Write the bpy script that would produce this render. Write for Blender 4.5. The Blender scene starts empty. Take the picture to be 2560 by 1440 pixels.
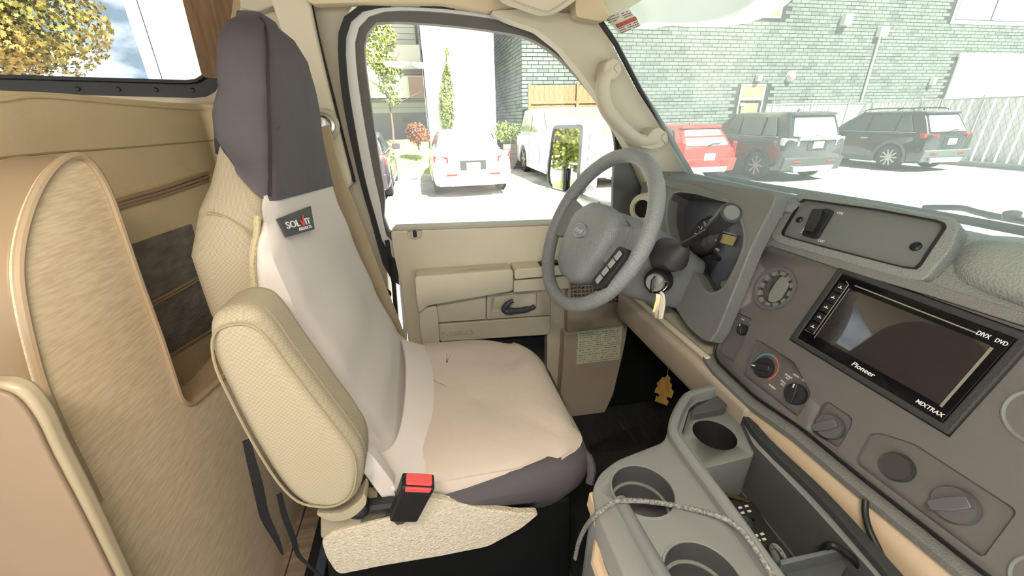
import bpy, bmesh, math, random
from mathutils import Vector, Matrix
random.seed(7)
# ------------------------------------------------------------------ camera
IMG_W, IMG_H, F_PX = 2560, 1440, 1000.0
PITCH, YAW = math.radians(23), math.radians(12)
CAM = Vector((0, 0, 1.70))
def cam_axes(roll):
    r = math.radians(roll)
    fh = Vector((math.sin(YAW), math.cos(YAW), 0)); r0 = Vector((math.cos(YAW), -math.sin(YAW), 0)); up = Vector((0, 0, 1))
    Fw = fh * math.cos(PITCH) - up * math.sin(PITCH); U0 = fh * math.sin(PITCH) + up * math.cos(PITCH)
    return Fw, r0 * math.cos(r) + U0 * math.sin(r), U0 * math.cos(r) - r0 * math.sin(r)
def cam_matrix(ax):
    Fw, R, U = ax
    m = Matrix(((R.x, U.x, -Fw.x, CAM.x), (R.y, U.y, -Fw.y, CAM.y), (R.z, U.z, -Fw.z, CAM.z), (0, 0, 0, 1)))
    return m
AX_VAN, AX_OUT = cam_axes(1.0), cam_axes(-1.2)
# the van stands a little tilted on the sloping lot: VAN maps van coordinates (x forward, y to the driver's door, z up) to the world
VAN = cam_matrix(AX_OUT) @ cam_matrix(AX_VAN).inverted()
sc = bpy.context.scene
cd = bpy.data.cameras.new('camera'); cd.sensor_width = 36; cd.lens = 36 * F_PX / IMG_W; cd.clip_start = .02; cd.clip_end = 300
co = bpy.data.objects.new('camera', cd); sc.collection.objects.link(co); co.matrix_world = cam_matrix(AX_OUT); sc.camera = co
# ------------------------------------------------------------------ world, sun, exposure
sc.view_settings.view_transform = 'Standard'; sc.view_settings.look = 'None'; sc.view_settings.gamma = 1
sc.view_settings.use_curve_mapping = False
sc.view_settings.exposure = 2.0
cy = sc.cycles; cy.max_bounces = 6; cy.diffuse_bounces = 3; cy.glossy_bounces = 3; cy.transmission_bounces = 3; cy.transparent_max_bounces = 10; cy.caustics_reflective = False; cy.caustics_refractive = False; cy.use_adaptive_sampling = True; cy.adaptive_threshold = .04; cy.adaptive_min_samples = 12
w = bpy.data.worlds.new('sky'); sc.world = w; w.use_nodes = True
nt = w.node_tree; nt.nodes.clear()
def wn(t, **k):
    n = nt.nodes.new(t)
    for a, b in k.items(): setattr(n, a, b)
    return n
tc = wn('ShaderNodeTexCoord'); mp = wn('ShaderNodeMapping'); mp.inputs['Scale'].default_value = (2.2, 2.2, 5.5); mp.inputs['Location'].default_value = (.6, .2, .1)
nz = wn('ShaderNodeTexNoise'); nz.inputs['Scale'].default_value = 1.3; nz.inputs['Detail'].default_value = 7; nz.inputs['Roughness'].default_value = .55
cr = wn('ShaderNodeValToRGB'); cr.color_ramp.elements[0].position = .45; cr.color_ramp.elements[0].color = (.15, .20, .24, 1)
cr.color_ramp.elements[1].position = .66; cr.color_ramp.elements[1].color = (.95, .97, 1, 1)
sx = wn('ShaderNodeSeparateXYZ'); hr_ = wn('ShaderNodeMapRange'); hr_.inputs['From Min'].default_value = .02; hr_.inputs['From Max'].default_value = .06; hr_.inputs['To Min'].default_value = 1; hr_.inputs['To Max'].default_value = 0
hm = wn('ShaderNodeMixRGB'); hm.inputs[2].default_value = (.90, .93, .95, 1)   # haze whitens the sky towards the horizon
nt.links.new(tc.outputs['Generated'], sx.inputs[0]); nt.links.new(sx.outputs['Z'], hr_.inputs['Value']); nt.links.new(hr_.outputs[0], hm.inputs[0]); nt.links.new(cr.outputs[0], hm.inputs[1])
bg = wn('ShaderNodeBackground'); bg.inputs['Strength'].default_value = .8; wo = wn('ShaderNodeOutputWorld')
nt.links.new(tc.outputs['Generated'], mp.inputs[0]); nt.links.new(mp.outputs[0], nz.inputs['Vector']); el = wn('ShaderNodeMapRange'); el.inputs['From Min'].default_value = .05; el.inputs['From Max'].default_value = .17; el.inputs['To Min'].default_value = .03; el.inputs['To Max'].default_value = -.10   # cloud bank low, blue gaps above
ad = wn('ShaderNodeMath', operation='ADD'); sz = wn('ShaderNodeSeparateXYZ'); nt.links.new(tc.outputs['Generated'], sz.inputs[0]); nt.links.new(sz.outputs['Z'], el.inputs['Value']); nt.links.new(el.outputs[0], ad.inputs[0]); nt.links.new(nz.outputs[0], ad.inputs[1])
nt.links.new(ad.outputs[0], cr.inputs[0])
nt.links.new(hm.outputs[0], bg.inputs[0]); nt.links.new(bg.outputs[0], wo.inputs[0])
sd = bpy.data.lights.new('sun', 'SUN'); sd.energy = 6.5; sd.angle = math.radians(1.5); sd.color = (1, .96, .9)
so = bpy.data.objects.new('sun', sd); sc.collection.objects.link(so); so.location = (4, -5, 9)
so.rotation_euler = Vector((.30, -.55, .78)).to_track_quat('Z', 'Y').to_euler()
# ------------------------------------------------------------------ helpers
def ray(u, v, ax): return ax[0] + ax[1] * ((u - 1280) / F_PX) + ax[2] * ((720 - v) / F_PX)
def hit(r, X=None, Y=None, Z=None, pl=None):
    if pl: return CAM + r * (((pl[0] - CAM).dot(pl[1])) / r.dot(pl[1]))
    if X is not None: t = (X - CAM.x) / r.x
    elif Y is not None: t = (Y - CAM.y) / r.y
    else: t = (Z - CAM.z) / r.z
    return CAM + r * t
def P(u, v, **k): return hit(ray(u, v, AX_VAN), **k)        # a photo point on a plane of the van
def G(u, v, **k): return hit(ray(u, v, AX_OUT), **k)        # a photo point on a plane outdoors
def PL(pts, **k): return [P(u, v, **k) for u, v in pts]
def GL(pts, **k): return [G(u, v, **k) for u, v in pts]
FRAME = [VAN]
def lin(c):
    return tuple(((x / 255) / 12.92 if x / 255 <= .04045 else ((x / 255 + .055) / 1.055) ** 2.4) for x in c)
MATS = {}
def M(name, col, rough=.6, metal=0, bump=None, var=.0, vscale=8, spec=.4, stretch=(1, 1, 1), coat=0, col2=None, rot=(0, 0, 0), vdet=4):
    if name in MATS: return MATS[name]
    m = bpy.data.materials.new(name); m.use_nodes = True; t = m.node_tree; b = t.nodes['Principled BSDF']
    c = lin(col) + (1,)
    b.inputs['Base Color'].default_value = c; b.inputs['Roughness'].default_value = rough; b.inputs['Metallic'].default_value = metal
    b.inputs['Specular IOR Level'].default_value = spec; b.inputs['Coat Weight'].default_value = coat
    g = t.nodes.new('ShaderNodeTexCoord'); mp = t.nodes.new('ShaderNodeMapping'); mp.inputs['Scale'].default_value = stretch; mp.inputs['Rotation'].default_value = rot
    t.links.new(g.outputs['Object'], mp.inputs[0])
    if var or col2:
        n = t.nodes.new('ShaderNodeTexNoise'); n.inputs['Scale'].default_value = vscale; n.inputs['Detail'].default_value = vdet
        t.links.new(mp.outputs[0], n.inputs['Vector'])
        r = t.nodes.new('ShaderNodeValToRGB'); r.color_ramp.elements[0].position = .35; r.color_ramp.elements[1].position = .65
        r.color_ramp.elements[0].color = (lin(col2) + (1,)) if col2 else tuple(x * (1 - var) for x in c[:3]) + (1,)
        r.color_ramp.elements[1].color = c if col2 else tuple(min(1, x * (1 + var)) for x in c[:3]) + (1,)
        t.links.new(n.outputs[0], r.inputs[0]); t.links.new(r.outputs[0], b.inputs['Base Color'])
    if bump:
        kind, s, st = bump
        if kind == 'noise': n = t.nodes.new('ShaderNodeTexNoise'); n.inputs['Scale'].default_value = s; n.inputs['Detail'].default_value = 3; out = n.outputs[0]
        elif kind == 'voronoi': n = t.nodes.new('ShaderNodeTexVoronoi'); n.inputs['Scale'].default_value = s; out = n.outputs[0]
        elif kind == 'weave':
            n = t.nodes.new('ShaderNodeTexChecker'); n.inputs['Scale'].default_value = s; out = n.outputs[1]
        else: n = t.nodes.new('ShaderNodeTexWave'); n.inputs['Scale'].default_value = s; n.inputs['Distortion'].default_value = 1; out = n.outputs[1]
        if kind == 'weave' and not (var or col2):
            n.inputs['Color1'].default_value = c; n.inputs['Color2'].default_value = tuple(x * .86 for x in c[:3]) + (1,); t.links.new(n.outputs[0], b.inputs['Base Color'])
        t.links.new((g.outputs['Object'] if kind == 'weave' else mp.outputs[0]), n.inputs['Vector'])
        bp = t.nodes.new('ShaderNodeBump'); bp.inputs['Strength'].default_value = st; bp.inputs['Distance'].default_value = .004
        t.links.new(out, bp.inputs['Height']); t.links.new(bp.outputs[0], b.inputs['Normal'])
    MATS[name] = m
    return m
def glass(name, tint=(1, 1, 1), refl=.05, dust=0.0, dustcol=(.8, .9, .85)):
    m = bpy.data.materials.new(name); m.use_nodes = True; t = m.node_tree; t.nodes.clear()
    o = t.nodes.new('ShaderNodeOutputMaterial'); tr = t.nodes.new('ShaderNodeBsdfTransparent'); tr.inputs[0].default_value = tint + (1,)
    gl = t.nodes.new('ShaderNodeBsdfGlossy'); gl.inputs['Roughness'].default_value = .02; mx = t.nodes.new('ShaderNodeMixShader'); mx.inputs[0].default_value = refl
    t.links.new(tr.outputs[0], mx.inputs[1]); t.links.new(gl.outputs[0], mx.inputs[2]); last = mx
    if dust:
        df = t.nodes.new('ShaderNodeBsdfTranslucent'); df.inputs[0].default_value = dustcol + (1,); m2 = t.nodes.new('ShaderNodeMixShader'); m2.inputs[0].default_value = dust
        t.links.new(mx.outputs[0], m2.inputs[1]); t.links.new(df.outputs[0], m2.inputs[2]); last = m2
    t.links.new(last.outputs[0], o.inputs[0])
    MATS[name] = m
    return m
def tag(o, label=None, cat=None, group=None, kind=None):
    if label: o['label'] = label
    if cat: o['category'] = cat
    if group: o['group'] = group
    if kind: o['kind'] = kind
    return o
def thing(name, label, cat, base, group=None, kind=None):
    o = bpy.data.objects.new(name, None); sc.collection.objects.link(o); o.empty_display_size = .05
    o.matrix_world = FRAME[0] @ Matrix.Translation(base); o['base'] = tuple(base)
    return tag(o, label, cat, group, kind)
def obj(name, verts, faces, mat, parent=None, smooth=True, bevel=0, seg=2, sub=0, label=None):
    verts = [Vector(v) for v in verts]
    me = bpy.data.meshes.new(name)
    o = bpy.data.objects.new(name, me); sc.collection.objects.link(o)
    if parent is None:
        mn = Vector((sum(v.x for v in verts) / len(verts), sum(v.y for v in verts) / len(verts), min(v.z for v in verts)))
        me.from_pydata([v - mn for v in verts], [], faces); o.matrix_world = FRAME[0] @ Matrix.Translation(mn); o['base'] = tuple(mn)
    else:
        me.from_pydata(verts, [], faces); o.parent = parent
        if parent.get('base') is not None:
            o.matrix_parent_inverse = Matrix.Identity(4); o.location = -Vector(parent['base'])
    me.validate()
    bm = bmesh.new(); bm.from_mesh(me); bmesh.ops.recalc_face_normals(bm, faces=bm.faces); bm.to_mesh(me); bm.free()
    if mat: me.materials.append(mat)
    for p in me.polygons: p.use_smooth = smooth
    if sub:
        s = o.modifiers.new('sub', 'SUBSURF'); s.levels = sub; s.render_levels = sub
    if bevel:
        b = o.modifiers.new('bevel', 'BEVEL'); b.width = bevel; b.segments = seg; b.limit_method = 'ANGLE'; b.angle_limit = math.radians(32); b.harden_normals = True
    elif smooth and not sub: me.set_sharp_from_angle(angle=math.radians(38))
    if label: o['label'] = label
    return o
def pdata(loop, vec):
    n = len(loop); vec = Vector(vec)
    return [Vector(p) for p in loop] + [Vector(p) + vec for p in loop], [list(range(n)), list(range(2 * n - 1, n - 1, -1))] + [[i, i + n, (i + 1) % n + n, (i + 1) % n] for i in range(n)]
def prism(name, loop, vec, mat, parent=None, bevel=.003, **k):
    v, f = pdata(loop, vec); return obj(name, v, f, mat, parent, bevel=bevel, **k)
def rnd(loop, r, n=4):                                            # round the corners of a loop
    out = []; m = len(loop)
    for i in range(m):
        p = Vector(loop[i]); a = Vector(loop[i - 1]) - p; b = Vector(loop[(i + 1) % m]) - p
        rr = min(r, a.length * .48, b.length * .48)
        if rr < 1e-5: out.append(p); continue
        A = p + a.normalized() * rr; B = p + b.normalized() * rr
        for j in range(n + 1):
            t = j / n; out.append(A * (1 - t) ** 2 + p * 2 * t * (1 - t) + B * t * t)
    return out
def spline(pts, n=6, closed=False):                               # Catmull-Rom
    pts = [Vector(p) for p in pts]; m = len(pts); out = []
    for i in range(m if closed else m - 1):
        if closed: p0, p1, p2, p3 = pts[i - 1], pts[i], pts[(i + 1) % m], pts[(i + 2) % m]
        else: p0, p1, p2, p3 = pts[max(i - 1, 0)], pts[i], pts[i + 1], pts[min(i + 2, m - 1)]
        for j in range(n):
            t = j / n
            out.append(.5 * ((2 * p1) + (p2 - p0) * t + (2 * p0 - 5 * p1 + 4 * p2 - p3) * t * t + (3 * p1 - p0 - 3 * p2 + p3) * t ** 3))
    if not closed: out.append(pts[-1])
    return out
def loft(name, rings, mat, parent=None, closed=True, caps=True, loop=False, **k):
    n = len(rings[0]); v = [p for r in rings for p in r]; f = []
    m = len(rings)
    for i in range(m if loop else m - 1):
        for j in range(n if closed else n - 1):
            a, b = i * n + j, i * n + (j + 1) % n; c, d = ((i + 1) % m) * n + (j + 1) % n, ((i + 1) % m) * n + j
            f.append([a, b, c, d])
    if caps and closed and not loop: f += [list(range(n))[::-1], list(range((m - 1) * n, m * n))]
    return obj(name, v, f, mat, parent, **k)
def tube_rings(path, rad, n=10, flat=None, closed=False):
    path = [Vector(p) for p in path]; rings = []; up = None; m = len(path)
    for i, p in enumerate(path):
        t = (path[(i + 1) % m] - path[i - 1]) if closed else (path[min(i + 1, m - 1)] - path[max(i - 1, 0)])
        t.normalize()
        if up is None: up = Vector((0, 0, 1)) if abs(t.z) < .9 else Vector((1, 0, 0))
        a = up - t * up.dot(t)
        a = a.normalized() if a.length > 1e-6 else t.orthogonal().normalized()
        b = t.cross(a); up = a
        if flat is not None:
            nn = Vector(flat); a = (nn - t * nn.dot(t)).normalized(); b = t.cross(a)
        r = rad[i] if isinstance(rad, (list, tuple)) and not isinstance(rad[0], (list, tuple)) else rad
        if flat is not None and not isinstance(r, tuple): r = (r, r)
        ra, rb = r if isinstance(r, tuple) else (r, r)
        rings.append([p + a * ra * math.cos(q) + b * rb * math.sin(q) for q in [2 * math.pi * j / n for j in range(n)]])
    return rings
def tube(name, path, rad, mat, parent=None, n=10, closed=False, **k):
    return loft(name, tube_rings(path, rad, n, closed=closed), mat, parent, loop=closed, **k)
def ribbon(name, path, width, thick, flat, mat, parent=None, **k):   # a flat webbing lying along a path, flat = its face direction
    path = [Vector(p) for p in path]; rings = []; m = len(path)
    for i, p in enumerate(path):
        t = (path[min(i + 1, m - 1)] - path[max(i - 1, 0)]).normalized(); nn = Vector(flat); a = (nn - t * nn.dot(t)).normalized(); b = t.cross(a)
        wd = width[i] if isinstance(width, list) else width
        rings.append([p + b * wd / 2 + a * thick / 2, p - b * wd / 2 + a * thick / 2, p - b * wd / 2 - a * thick / 2, p + b * wd / 2 - a * thick / 2])
    return loft(name, rings, mat, parent, **k)
def box(name, a, b, mat, parent=None, bevel=.003, **k):
    (x0, y0, z0), (x1, y1, z1) = a, b
    return prism(name, [(x0, y0, z0), (x1, y0, z0), (x1, y1, z0), (x0, y1, z0)], (0, 0, z1 - z0), mat, parent, bevel=bevel, **k)
def circ(c, ex, ey, r, n=24, r2=None):
    c, ex, ey = Vector(c), Vector(ex), Vector(ey)
    return [c + ex * r * math.cos(2 * math.pi * i / n) + ey * (r2 or r) * math.sin(2 * math.pi * i / n) for i in range(n)]
def lathe(name, c, ax, prof, mat, parent=None, n=24, **k):          # prof: (radius, height along ax)
    ax = Vector(ax).normalized(); ex = ax.orthogonal().normalized(); ey = ax.cross(ex)
    return loft(name, [circ(Vector(c) + ax * h, ex, ey, max(r, 1e-4), n) for r, h in prof], mat, parent, **k)
def rrect(c, ex, ey, wd, ht, r=.005, n=4):
    c, ex, ey = Vector(c), Vector(ex), Vector(ey)
    return rnd([c - ex * wd / 2 - ey * ht / 2, c + ex * wd / 2 - ey * ht / 2, c + ex * wd / 2 + ey * ht / 2, c - ex * wd / 2 + ey * ht / 2], r, n)
def ringframe(name, inner, outer, vec, mat, parent=None, **k):      # a flat frame between two loops of the same length
    n = len(inner); vec = Vector(vec)
    v = [Vector(p) for p in inner] + [Vector(p) for p in outer] + [Vector(p) + vec for p in outer] + [Vector(p) + vec for p in inner]; f = []
    for i in range(n):
        j = (i + 1) % n
        for a, b in ((0, 1), (1, 2), (2, 3), (3, 0)): f.append([a * n + i, a * n + j, b * n + j, b * n + i])
    return obj(name, v, f, mat, parent, **k)
def radial(loop, c, n, ex, ey):                                    # sample a star-shaped loop at n directions from c
    out = []; c = Vector(c); pts = [((Vector(p) - c).dot(ex), (Vector(p) - c).dot(ey)) for p in loop]
    for i in range(n):
        a = 2 * math.pi * i / n; dx, dy = math.cos(a), math.sin(a); best = 0
        for j in range(len(pts)):
            (x1, y1), (x2, y2) = pts[j - 1], pts[j]; den = dx * (y2 - y1) - dy * (x2 - x1)
            if abs(den) < 1e-12: continue
            t = (x1 * (y2 - y1) - y1 * (x2 - x1)) / den; s = (x1 * dy - y1 * dx) / den
            if t > 0 and -1e-6 <= s <= 1 + 1e-6: best = max(best, t)
        out.append(c + ex * dx * best + ey * dy * best)
    return out
def cut(o, cutters, sharp=38):                                     # carve recesses at once; the cutters do not stay in the scene
    bpy.context.view_layer.update()
    for c in cutters:
        m = o.modifiers.new('cut', 'BOOLEAN'); m.operation = 'DIFFERENCE'; m.object = c; m.solver = 'EXACT'
    dg = bpy.context.evaluated_depsgraph_get(); me = bpy.data.meshes.new_from_object(o.evaluated_get(dg))
    o.modifiers.clear(); old = o.data; o.data = me; bpy.data.meshes.remove(old)
    me.set_sharp_from_angle(angle=math.radians(sharp))
    for c in cutters:
        d = c.data; bpy.data.objects.remove(c); bpy.data.meshes.remove(d)
    return o
def cutter(loop, vec, parent):
    v, f = pdata(loop, vec); return obj('cutter', v, f, None, parent, smooth=False)
def text(name, s, p0, ex, ey, size, mat, parent, ext=.0004, bold=0, shear=0, sx=1, fit=None):
    c = bpy.data.curves.new('t', 'FONT'); c.body = s; c.size = 1; c.extrude = ext / size; c.offset = bold; c.shear = shear; c.resolution_u = 3
    t = bpy.data.objects.new('t', c); sc.collection.objects.link(t); bpy.context.view_layer.update()
    me = bpy.data.meshes.new_from_object(t.evaluated_get(bpy.context.evaluated_depsgraph_get()))
    ex, ey = Vector(ex).normalized(), Vector(ey).normalized(); ez = ex.cross(ey)
    if fit: sx = fit / max(1e-6, size * max(v.co.x for v in me.vertices))
    vs = [Vector(p0) + ex * v.co.x * size * sx + ey * v.co.y * size + ez * v.co.z * size for v in me.vertices]; fs = [list(p.vertices) for p in me.polygons]
    bpy.data.objects.remove(t); bpy.data.curves.remove(c); bpy.data.meshes.remove(me)
    return obj(name, vs, fs, mat, parent, smooth=False)
def join_boxes(name, boxes, mat, parent=None, **k):                 # boxes: (centre, ex, ey, ez half vectors)
    v, f = [], []
    for c, a, b, d in boxes:
        i = len(v); c, a, b, d = Vector(c), Vector(a), Vector(b), Vector(d)
        v += [c - a - b - d, c + a - b - d, c + a + b - d, c - a + b - d, c - a - b + d, c + a - b + d, c + a + b + d, c - a + b + d]
        f += [[i + q for q in t] for t in ((0, 3, 2, 1), (4, 5, 6, 7), (0, 1, 5, 4), (1, 2, 6, 5), (2, 3, 7, 6), (3, 0, 4, 7))]
    return obj(name, v, f, mat, parent, smooth=False, **k)
def screw(c, n, r, parent, name='screw'):
    s = lathe(name, c, n, [(r, 0), (r, r * .3), (r * .7, r * .6), (0, r * .65)], MATS['dark_metal'], parent, n=12)
    n = Vector(n).normalized(); ex = n.orthogonal().normalized(); ey = n.cross(ex); cc = Vector(c) + n * r * .6
    join_boxes('cross_slot', [(cc, ex * r * .55, ey * r * .12, n * r * .1), (cc, ex * r * .12, ey * r * .55, n * r * .1)], MATS['black'], s)
    return s
# ------------------------------------------------------------------ materials
tan = M('tan_trim', (186, 179, 160), .55, bump=('noise', 500, .08), var=.03)
tan_door = M('tan_door', (212, 204, 184), .5, bump=('noise', 600, .08), var=.03)
tan_dark = M('tan_kick', (184, 170, 152), .6, bump=('noise', 600, .08))
tan_vinyl = M('tan_vinyl', (224, 203, 164), .45, bump=('noise', 160, .10), var=.05, vscale=5)
edge_vinyl = M('edge_vinyl', (166, 144, 116), .4, var=.04)
panel_brown = M('panel_vinyl', (142, 122, 102), .45, var=.03)
wood = M('pale_wood', (238, 219, 188), .45, col2=(220, 197, 163), stretch=(3, 13.0, 110), vscale=3.0, vdet=6)
bead = M('bead', (182, 160, 132), .35)
wallm = M('rv_wall', (196, 184, 162), .6, bump=('noise', 300, .05))
weave = M('tan_weave', (170, 160, 138), .85, bump=('weave', 360, .6), spec=.15)
cover_w = M('cover_canvas', (214, 206, 201), .85, bump=('noise', 9, .7), spec=.15, stretch=(1, 1, .5))
cover_t = M('cover_canvas_tan', (198, 184, 172), .85, bump=('noise', 13, .9), spec=.15)
cover_d = M('cover_charcoal', (88, 83, 88), .8, bump=('noise', 10, .9), spec=.2, var=.05, vscale=3)
carpet = M('tan_carpet', (214, 203, 182), .95, bump=('noise', 260, 1.0), var=.10, vscale=160, spec=.05)
fleece = M('grey_fleece', (136, 130, 122), .95, bump=('noise', 60, .8), var=.22, vscale=14, spec=.05, stretch=(1, 1, 3))
black = M('black', (20, 20, 22), .5)
black_pl = M('black_plastic', (34, 34, 36), .45, bump=('noise', 500, .05))
rubber = M('rubber', (38, 38, 38), .7)
dark_metal = M('dark_metal', (60, 62, 66), .35, metal=.8)
chrome = M('chrome', (205, 205, 205), .18, metal=1)
brass = M('brass', (196, 176, 120), .3, metal=1)
dash = M('dash_grey', (118, 119, 116), .55, bump=('voronoi', 420, .25), var=.03)
bezel_m = M('bezel_grey', (102, 100, 97), .5, bump=('noise', 700, .05))
pad_m = M('pad_grey', (146, 150, 146), .6, bump=('voronoi', 300, .35))
wheel_m = M('wheel_leather', (130, 134, 135), .42, bump=('voronoi', 260, .35))
col_m = M('column_grey', (120, 121, 122), .5, bump=('noise', 700, .08))
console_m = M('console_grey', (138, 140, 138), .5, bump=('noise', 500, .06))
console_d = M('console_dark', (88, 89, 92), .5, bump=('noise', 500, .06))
white_m = M('white_paint', (225, 228, 226), .3)
print_w = M('print_white', (225, 225, 225), .6)
belt_m = M('belt_web', (186, 170, 142), .8, bump=('weave', 500, .4))
floor_m = M('floor_mat', (48, 48, 48), .85, bump=('wave', 60, .5))
plank_m = M('floor_plank', (178, 160, 140), .5, col2=(150, 132, 114), stretch=(4, 30, 4), vscale=2)
glass_d = glass('door_glass', (.97, .99, .98), .04)
glass_w = glass('windshield_glass', (.88, .92, .90), .04, .15, (.80, .85, .82))
glass_r = glass('rv_glass', (.93, .95, .96), .04)
# ================================================================== the van's shell (van coordinates)
FZ = .66
fl = box('floor', (-3.0, -1.0, FZ - .05), (1.05, 1.30, FZ), floor_m, bevel=0); tag(fl, 'black ribbed rubber floor of the cab', None, kind='structure')
for i in range(7):          # the wooden floor of the living area begins behind the seat
    x0 = -.27 - i * .13
    box('plank', (x0 - .127, -.6 + (i % 2) * .05, FZ), (x0, 1.0, FZ + .012), plank_m, fl, bevel=.002)
ce = box('ceiling', (-3.0, -1.0, 1.985), (.48, 1.46, 2.03), tan, bevel=0); tag(ce, 'tan ceiling over the cab', None, kind='structure')
# added fill lamp, out of view, to brighten the partition and bench side
cl = thing('fill_lamp', 'warm white fill lamp added out of view under the cab ceiling', 'lamp', (-.05, -.12, 1.985))
prism('lamp_housing', rnd([(-.22, -.20, 1.985), (.12, -.20, 1.985), (.12, -.04, 1.985), (-.22, -.04, 1.985)], .03), (0, 0, -.015), white_m, cl, bevel=.004)
lm_ = bpy.data.materials.new('lamp_lens'); lm_.use_nodes = True; e_ = lm_.node_tree.nodes['Principled BSDF']; e_.inputs['Base Color'].default_value = (.9, .88, .82, 1); e_.inputs['Emission Color'].default_value = (1, .87, .72, 1); e_.inputs['Emission Strength'].default_value = 34
for x in (-.13, .03): loft('lamp_lens', [circ((x, -.12, 1.97), (1, 0, 0), (0, 1, 0), .065, 24), circ((x, -.12, 1.958), (1, 0, 0), (0, 1, 0), .055, 24), circ((x, -.12, 1.952), (1, 0, 0), (0, 1, 0), .03, 24)], lm_, cl)
# over-cab bunk: its underside shades the windshield
oc = thing('overcab_fairing', 'white curved front of the sleeping bunk above the windshield', 'van body', (1.0, .3, 2.03))
box('bunk_floor', (.48, -1.0, 2.03), (1.05, 1.08, 2.10), white_m, oc, bevel=.01)
prism('fairing_skirt', spline(PL([(1500, -60), (1540, 60), (1620, 60), (1720, 63), (1800, 50), (1860, 22), (1905, -20), (1940, -80)], X=.95), 4) + [P(1900, -140, X=.95), P(1560, -140, X=.95)], (.12, 0, 0), white_m, oc, bevel=.01)
# side wall of the living area with its window
WY = 1.45
wl = box('wall_left', (-3.0, WY, .66), (-.36, WY + .05, 2.03), wallm, bevel=0)
wz0, wz1 = 1.78, 2.4
win_in = rnd([P(-400, 182, Y=WY), P(530, 208, Y=WY), P(450, -300, Y=WY), P(-400, -300, Y=WY)], .06)
cut(wl, [cutter([p + Vector((0, -.1, 0)) for p in win_in], (0, .3, 0), wl)]); tag(wl, 'tan side wall of the living area behind the driver seat', None, kind='structure')
w1 = thing('window_1', 'wide living area window in a black screwed frame', 'window', P(270, 215, Y=WY), kind='structure')
c0 = sum(win_in, Vector()) / len(win_in)
win_out = rnd([P(-400, 222, Y=WY), P(560, 247, Y=WY), P(490, -330, Y=WY), P(-400, -330, Y=WY)], .08)
ringframe('window_frame', [p + Vector((0, -.006, 0)) for p in win_in], [p + Vector((0, -.006, 0)) for p in win_out], (0, .03, 0), black_pl, w1, smooth=False)
lip = [c0 + (p - c0) * 1.0 + Vector((0, -.012, 0)) for p in win_in]
tube('inner_lip', lip, .006, black, w1, n=6, closed=True)
prism('pane', [p + Vector((0, .02, 0)) for p in win_in], (0, .004, 0), glass_r, w1, bevel=0)
for u in (195, 296, 390, 482): screw(P(u, 222 + (u - 195) * .012, Y=WY - .006), (0, -1, 0), .006, w1)
ps = thing('window_shade', 'brown woven fabric shade at the right end of the living area window', 'window shade', P(530, 195, Y=1.40))
prism('shade_fabric', rnd(PL([(440, -60), (503, 186), (512, 194), (560, 197), (596, 130), (640, -60)], Y=1.40), .006), (0, .03, 0), M('shade_weave', (176, 140, 108), .9, bump=('wave', 55, .7), col2=(150, 118, 90), stretch=(40, 3, 3), vscale=3), ps, bevel=.004)
prism('shade_side', PL([(590, -60), (562, 150), (556, 195), (575, 180), (640, -60)], Y=1.385), (0, .02, 0), edge_vinyl, ps, bevel=.003)
# pillar behind the door
pb = prism('wall_pillar', PL([(612, -60), (930, -60), (872, 30), (848, 110), (853, 220), (888, 380), (935, 540), (965, 640), (975, 760), (985, 1000), (1000, 1250), (850, 1250), (600, 600), (556, 330), (566, 200)], Y=1.25), (0, .1, 0), tan, bevel=.004)
tag(pb, 'tan pillar wall between the driver seat and the door opening', None, kind='structure')
t2 = thing('trim_2', 'tan moulded belt cover strip on the door pillar behind the headrest', 'trim', P(800, 300, Y=1.2), kind='structure')
prism('pillar_cover', rnd(PL([(655, -60), (762, -60), (790, 80), (815, 190), (852, 340), (880, 452), (876, 470), (838, 478), (800, 420), (745, 200)], Y=1.20), .015), (0, .05, 0), M('tan_light', (202, 194, 172), .5, bump=('noise', 500, .06)), t2, bevel=.008, seg=3)
prism('pillar_top', rnd(PL([(590, -60), (668, -60), (690, 12), (640, 30), (600, 20)], Y=1.21), .01), (0, .05, 0), tan, t2, bevel=.006)
tube('cover_seam', spline(PL([(765, -60), (795, 90), (822, 200), (858, 345), (886, 455)], Y=1.215), 4), .004, rubber, t2, n=6)
# ---- driver's door
d1 = thing('door_1', 'tan driver door with window, armrest and speaker grille', 'door', P(1250, 850, Y=1.2), kind='structure')
DY = 1.18
dp = prism('door_panel', rnd(PL([(976, 578), (1395, 563), (1562, 556), (1580, 700), (1600, 1150), (1062, 1180), (1040, 1000), (1003, 720), (985, 640)], Y=DY), .012), (0, .06, 0), tan_door, d1, bevel=.008, seg=3)
cut(dp, [cutter(PL([(1090, 852), (1372, 838), (1372, 960), (1098, 985)], Y=DY - .02), (0, .055, 0), d1)])
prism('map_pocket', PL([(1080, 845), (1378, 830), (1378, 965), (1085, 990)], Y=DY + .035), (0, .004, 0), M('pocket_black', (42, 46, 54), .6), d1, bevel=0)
box('sill_ledge', tuple(P(985, 578, Y=DY)), (P(1545, 560, Y=DY).x, DY + .055, P(985, 578, Y=DY).z + .008), tan, d1, bevel=.004)
A0, A1 = P(1036, 690, Y=1.115), P(1424, 672, Y=1.115)
ar = prism('armrest', rnd([(A0.x, 1.115, 1.272), (1.0 * P(1285, 680, Y=1.115).x - .002, 1.115, 1.276), (P(1285, 680, Y=1.115).x - .002, 1.115, 1.205), (A0.x + .03, 1.115, 1.175), (A0.x + .004, 1.115, 1.15), (A0.x, 1.115, 1.20)], .012), (0, .075, 0), tan_door, d1, bevel=.009, seg=3)
xc0, xc1 = P(1188, 682, Y=1.14).x, P(1272, 678, Y=1.14).x
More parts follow.
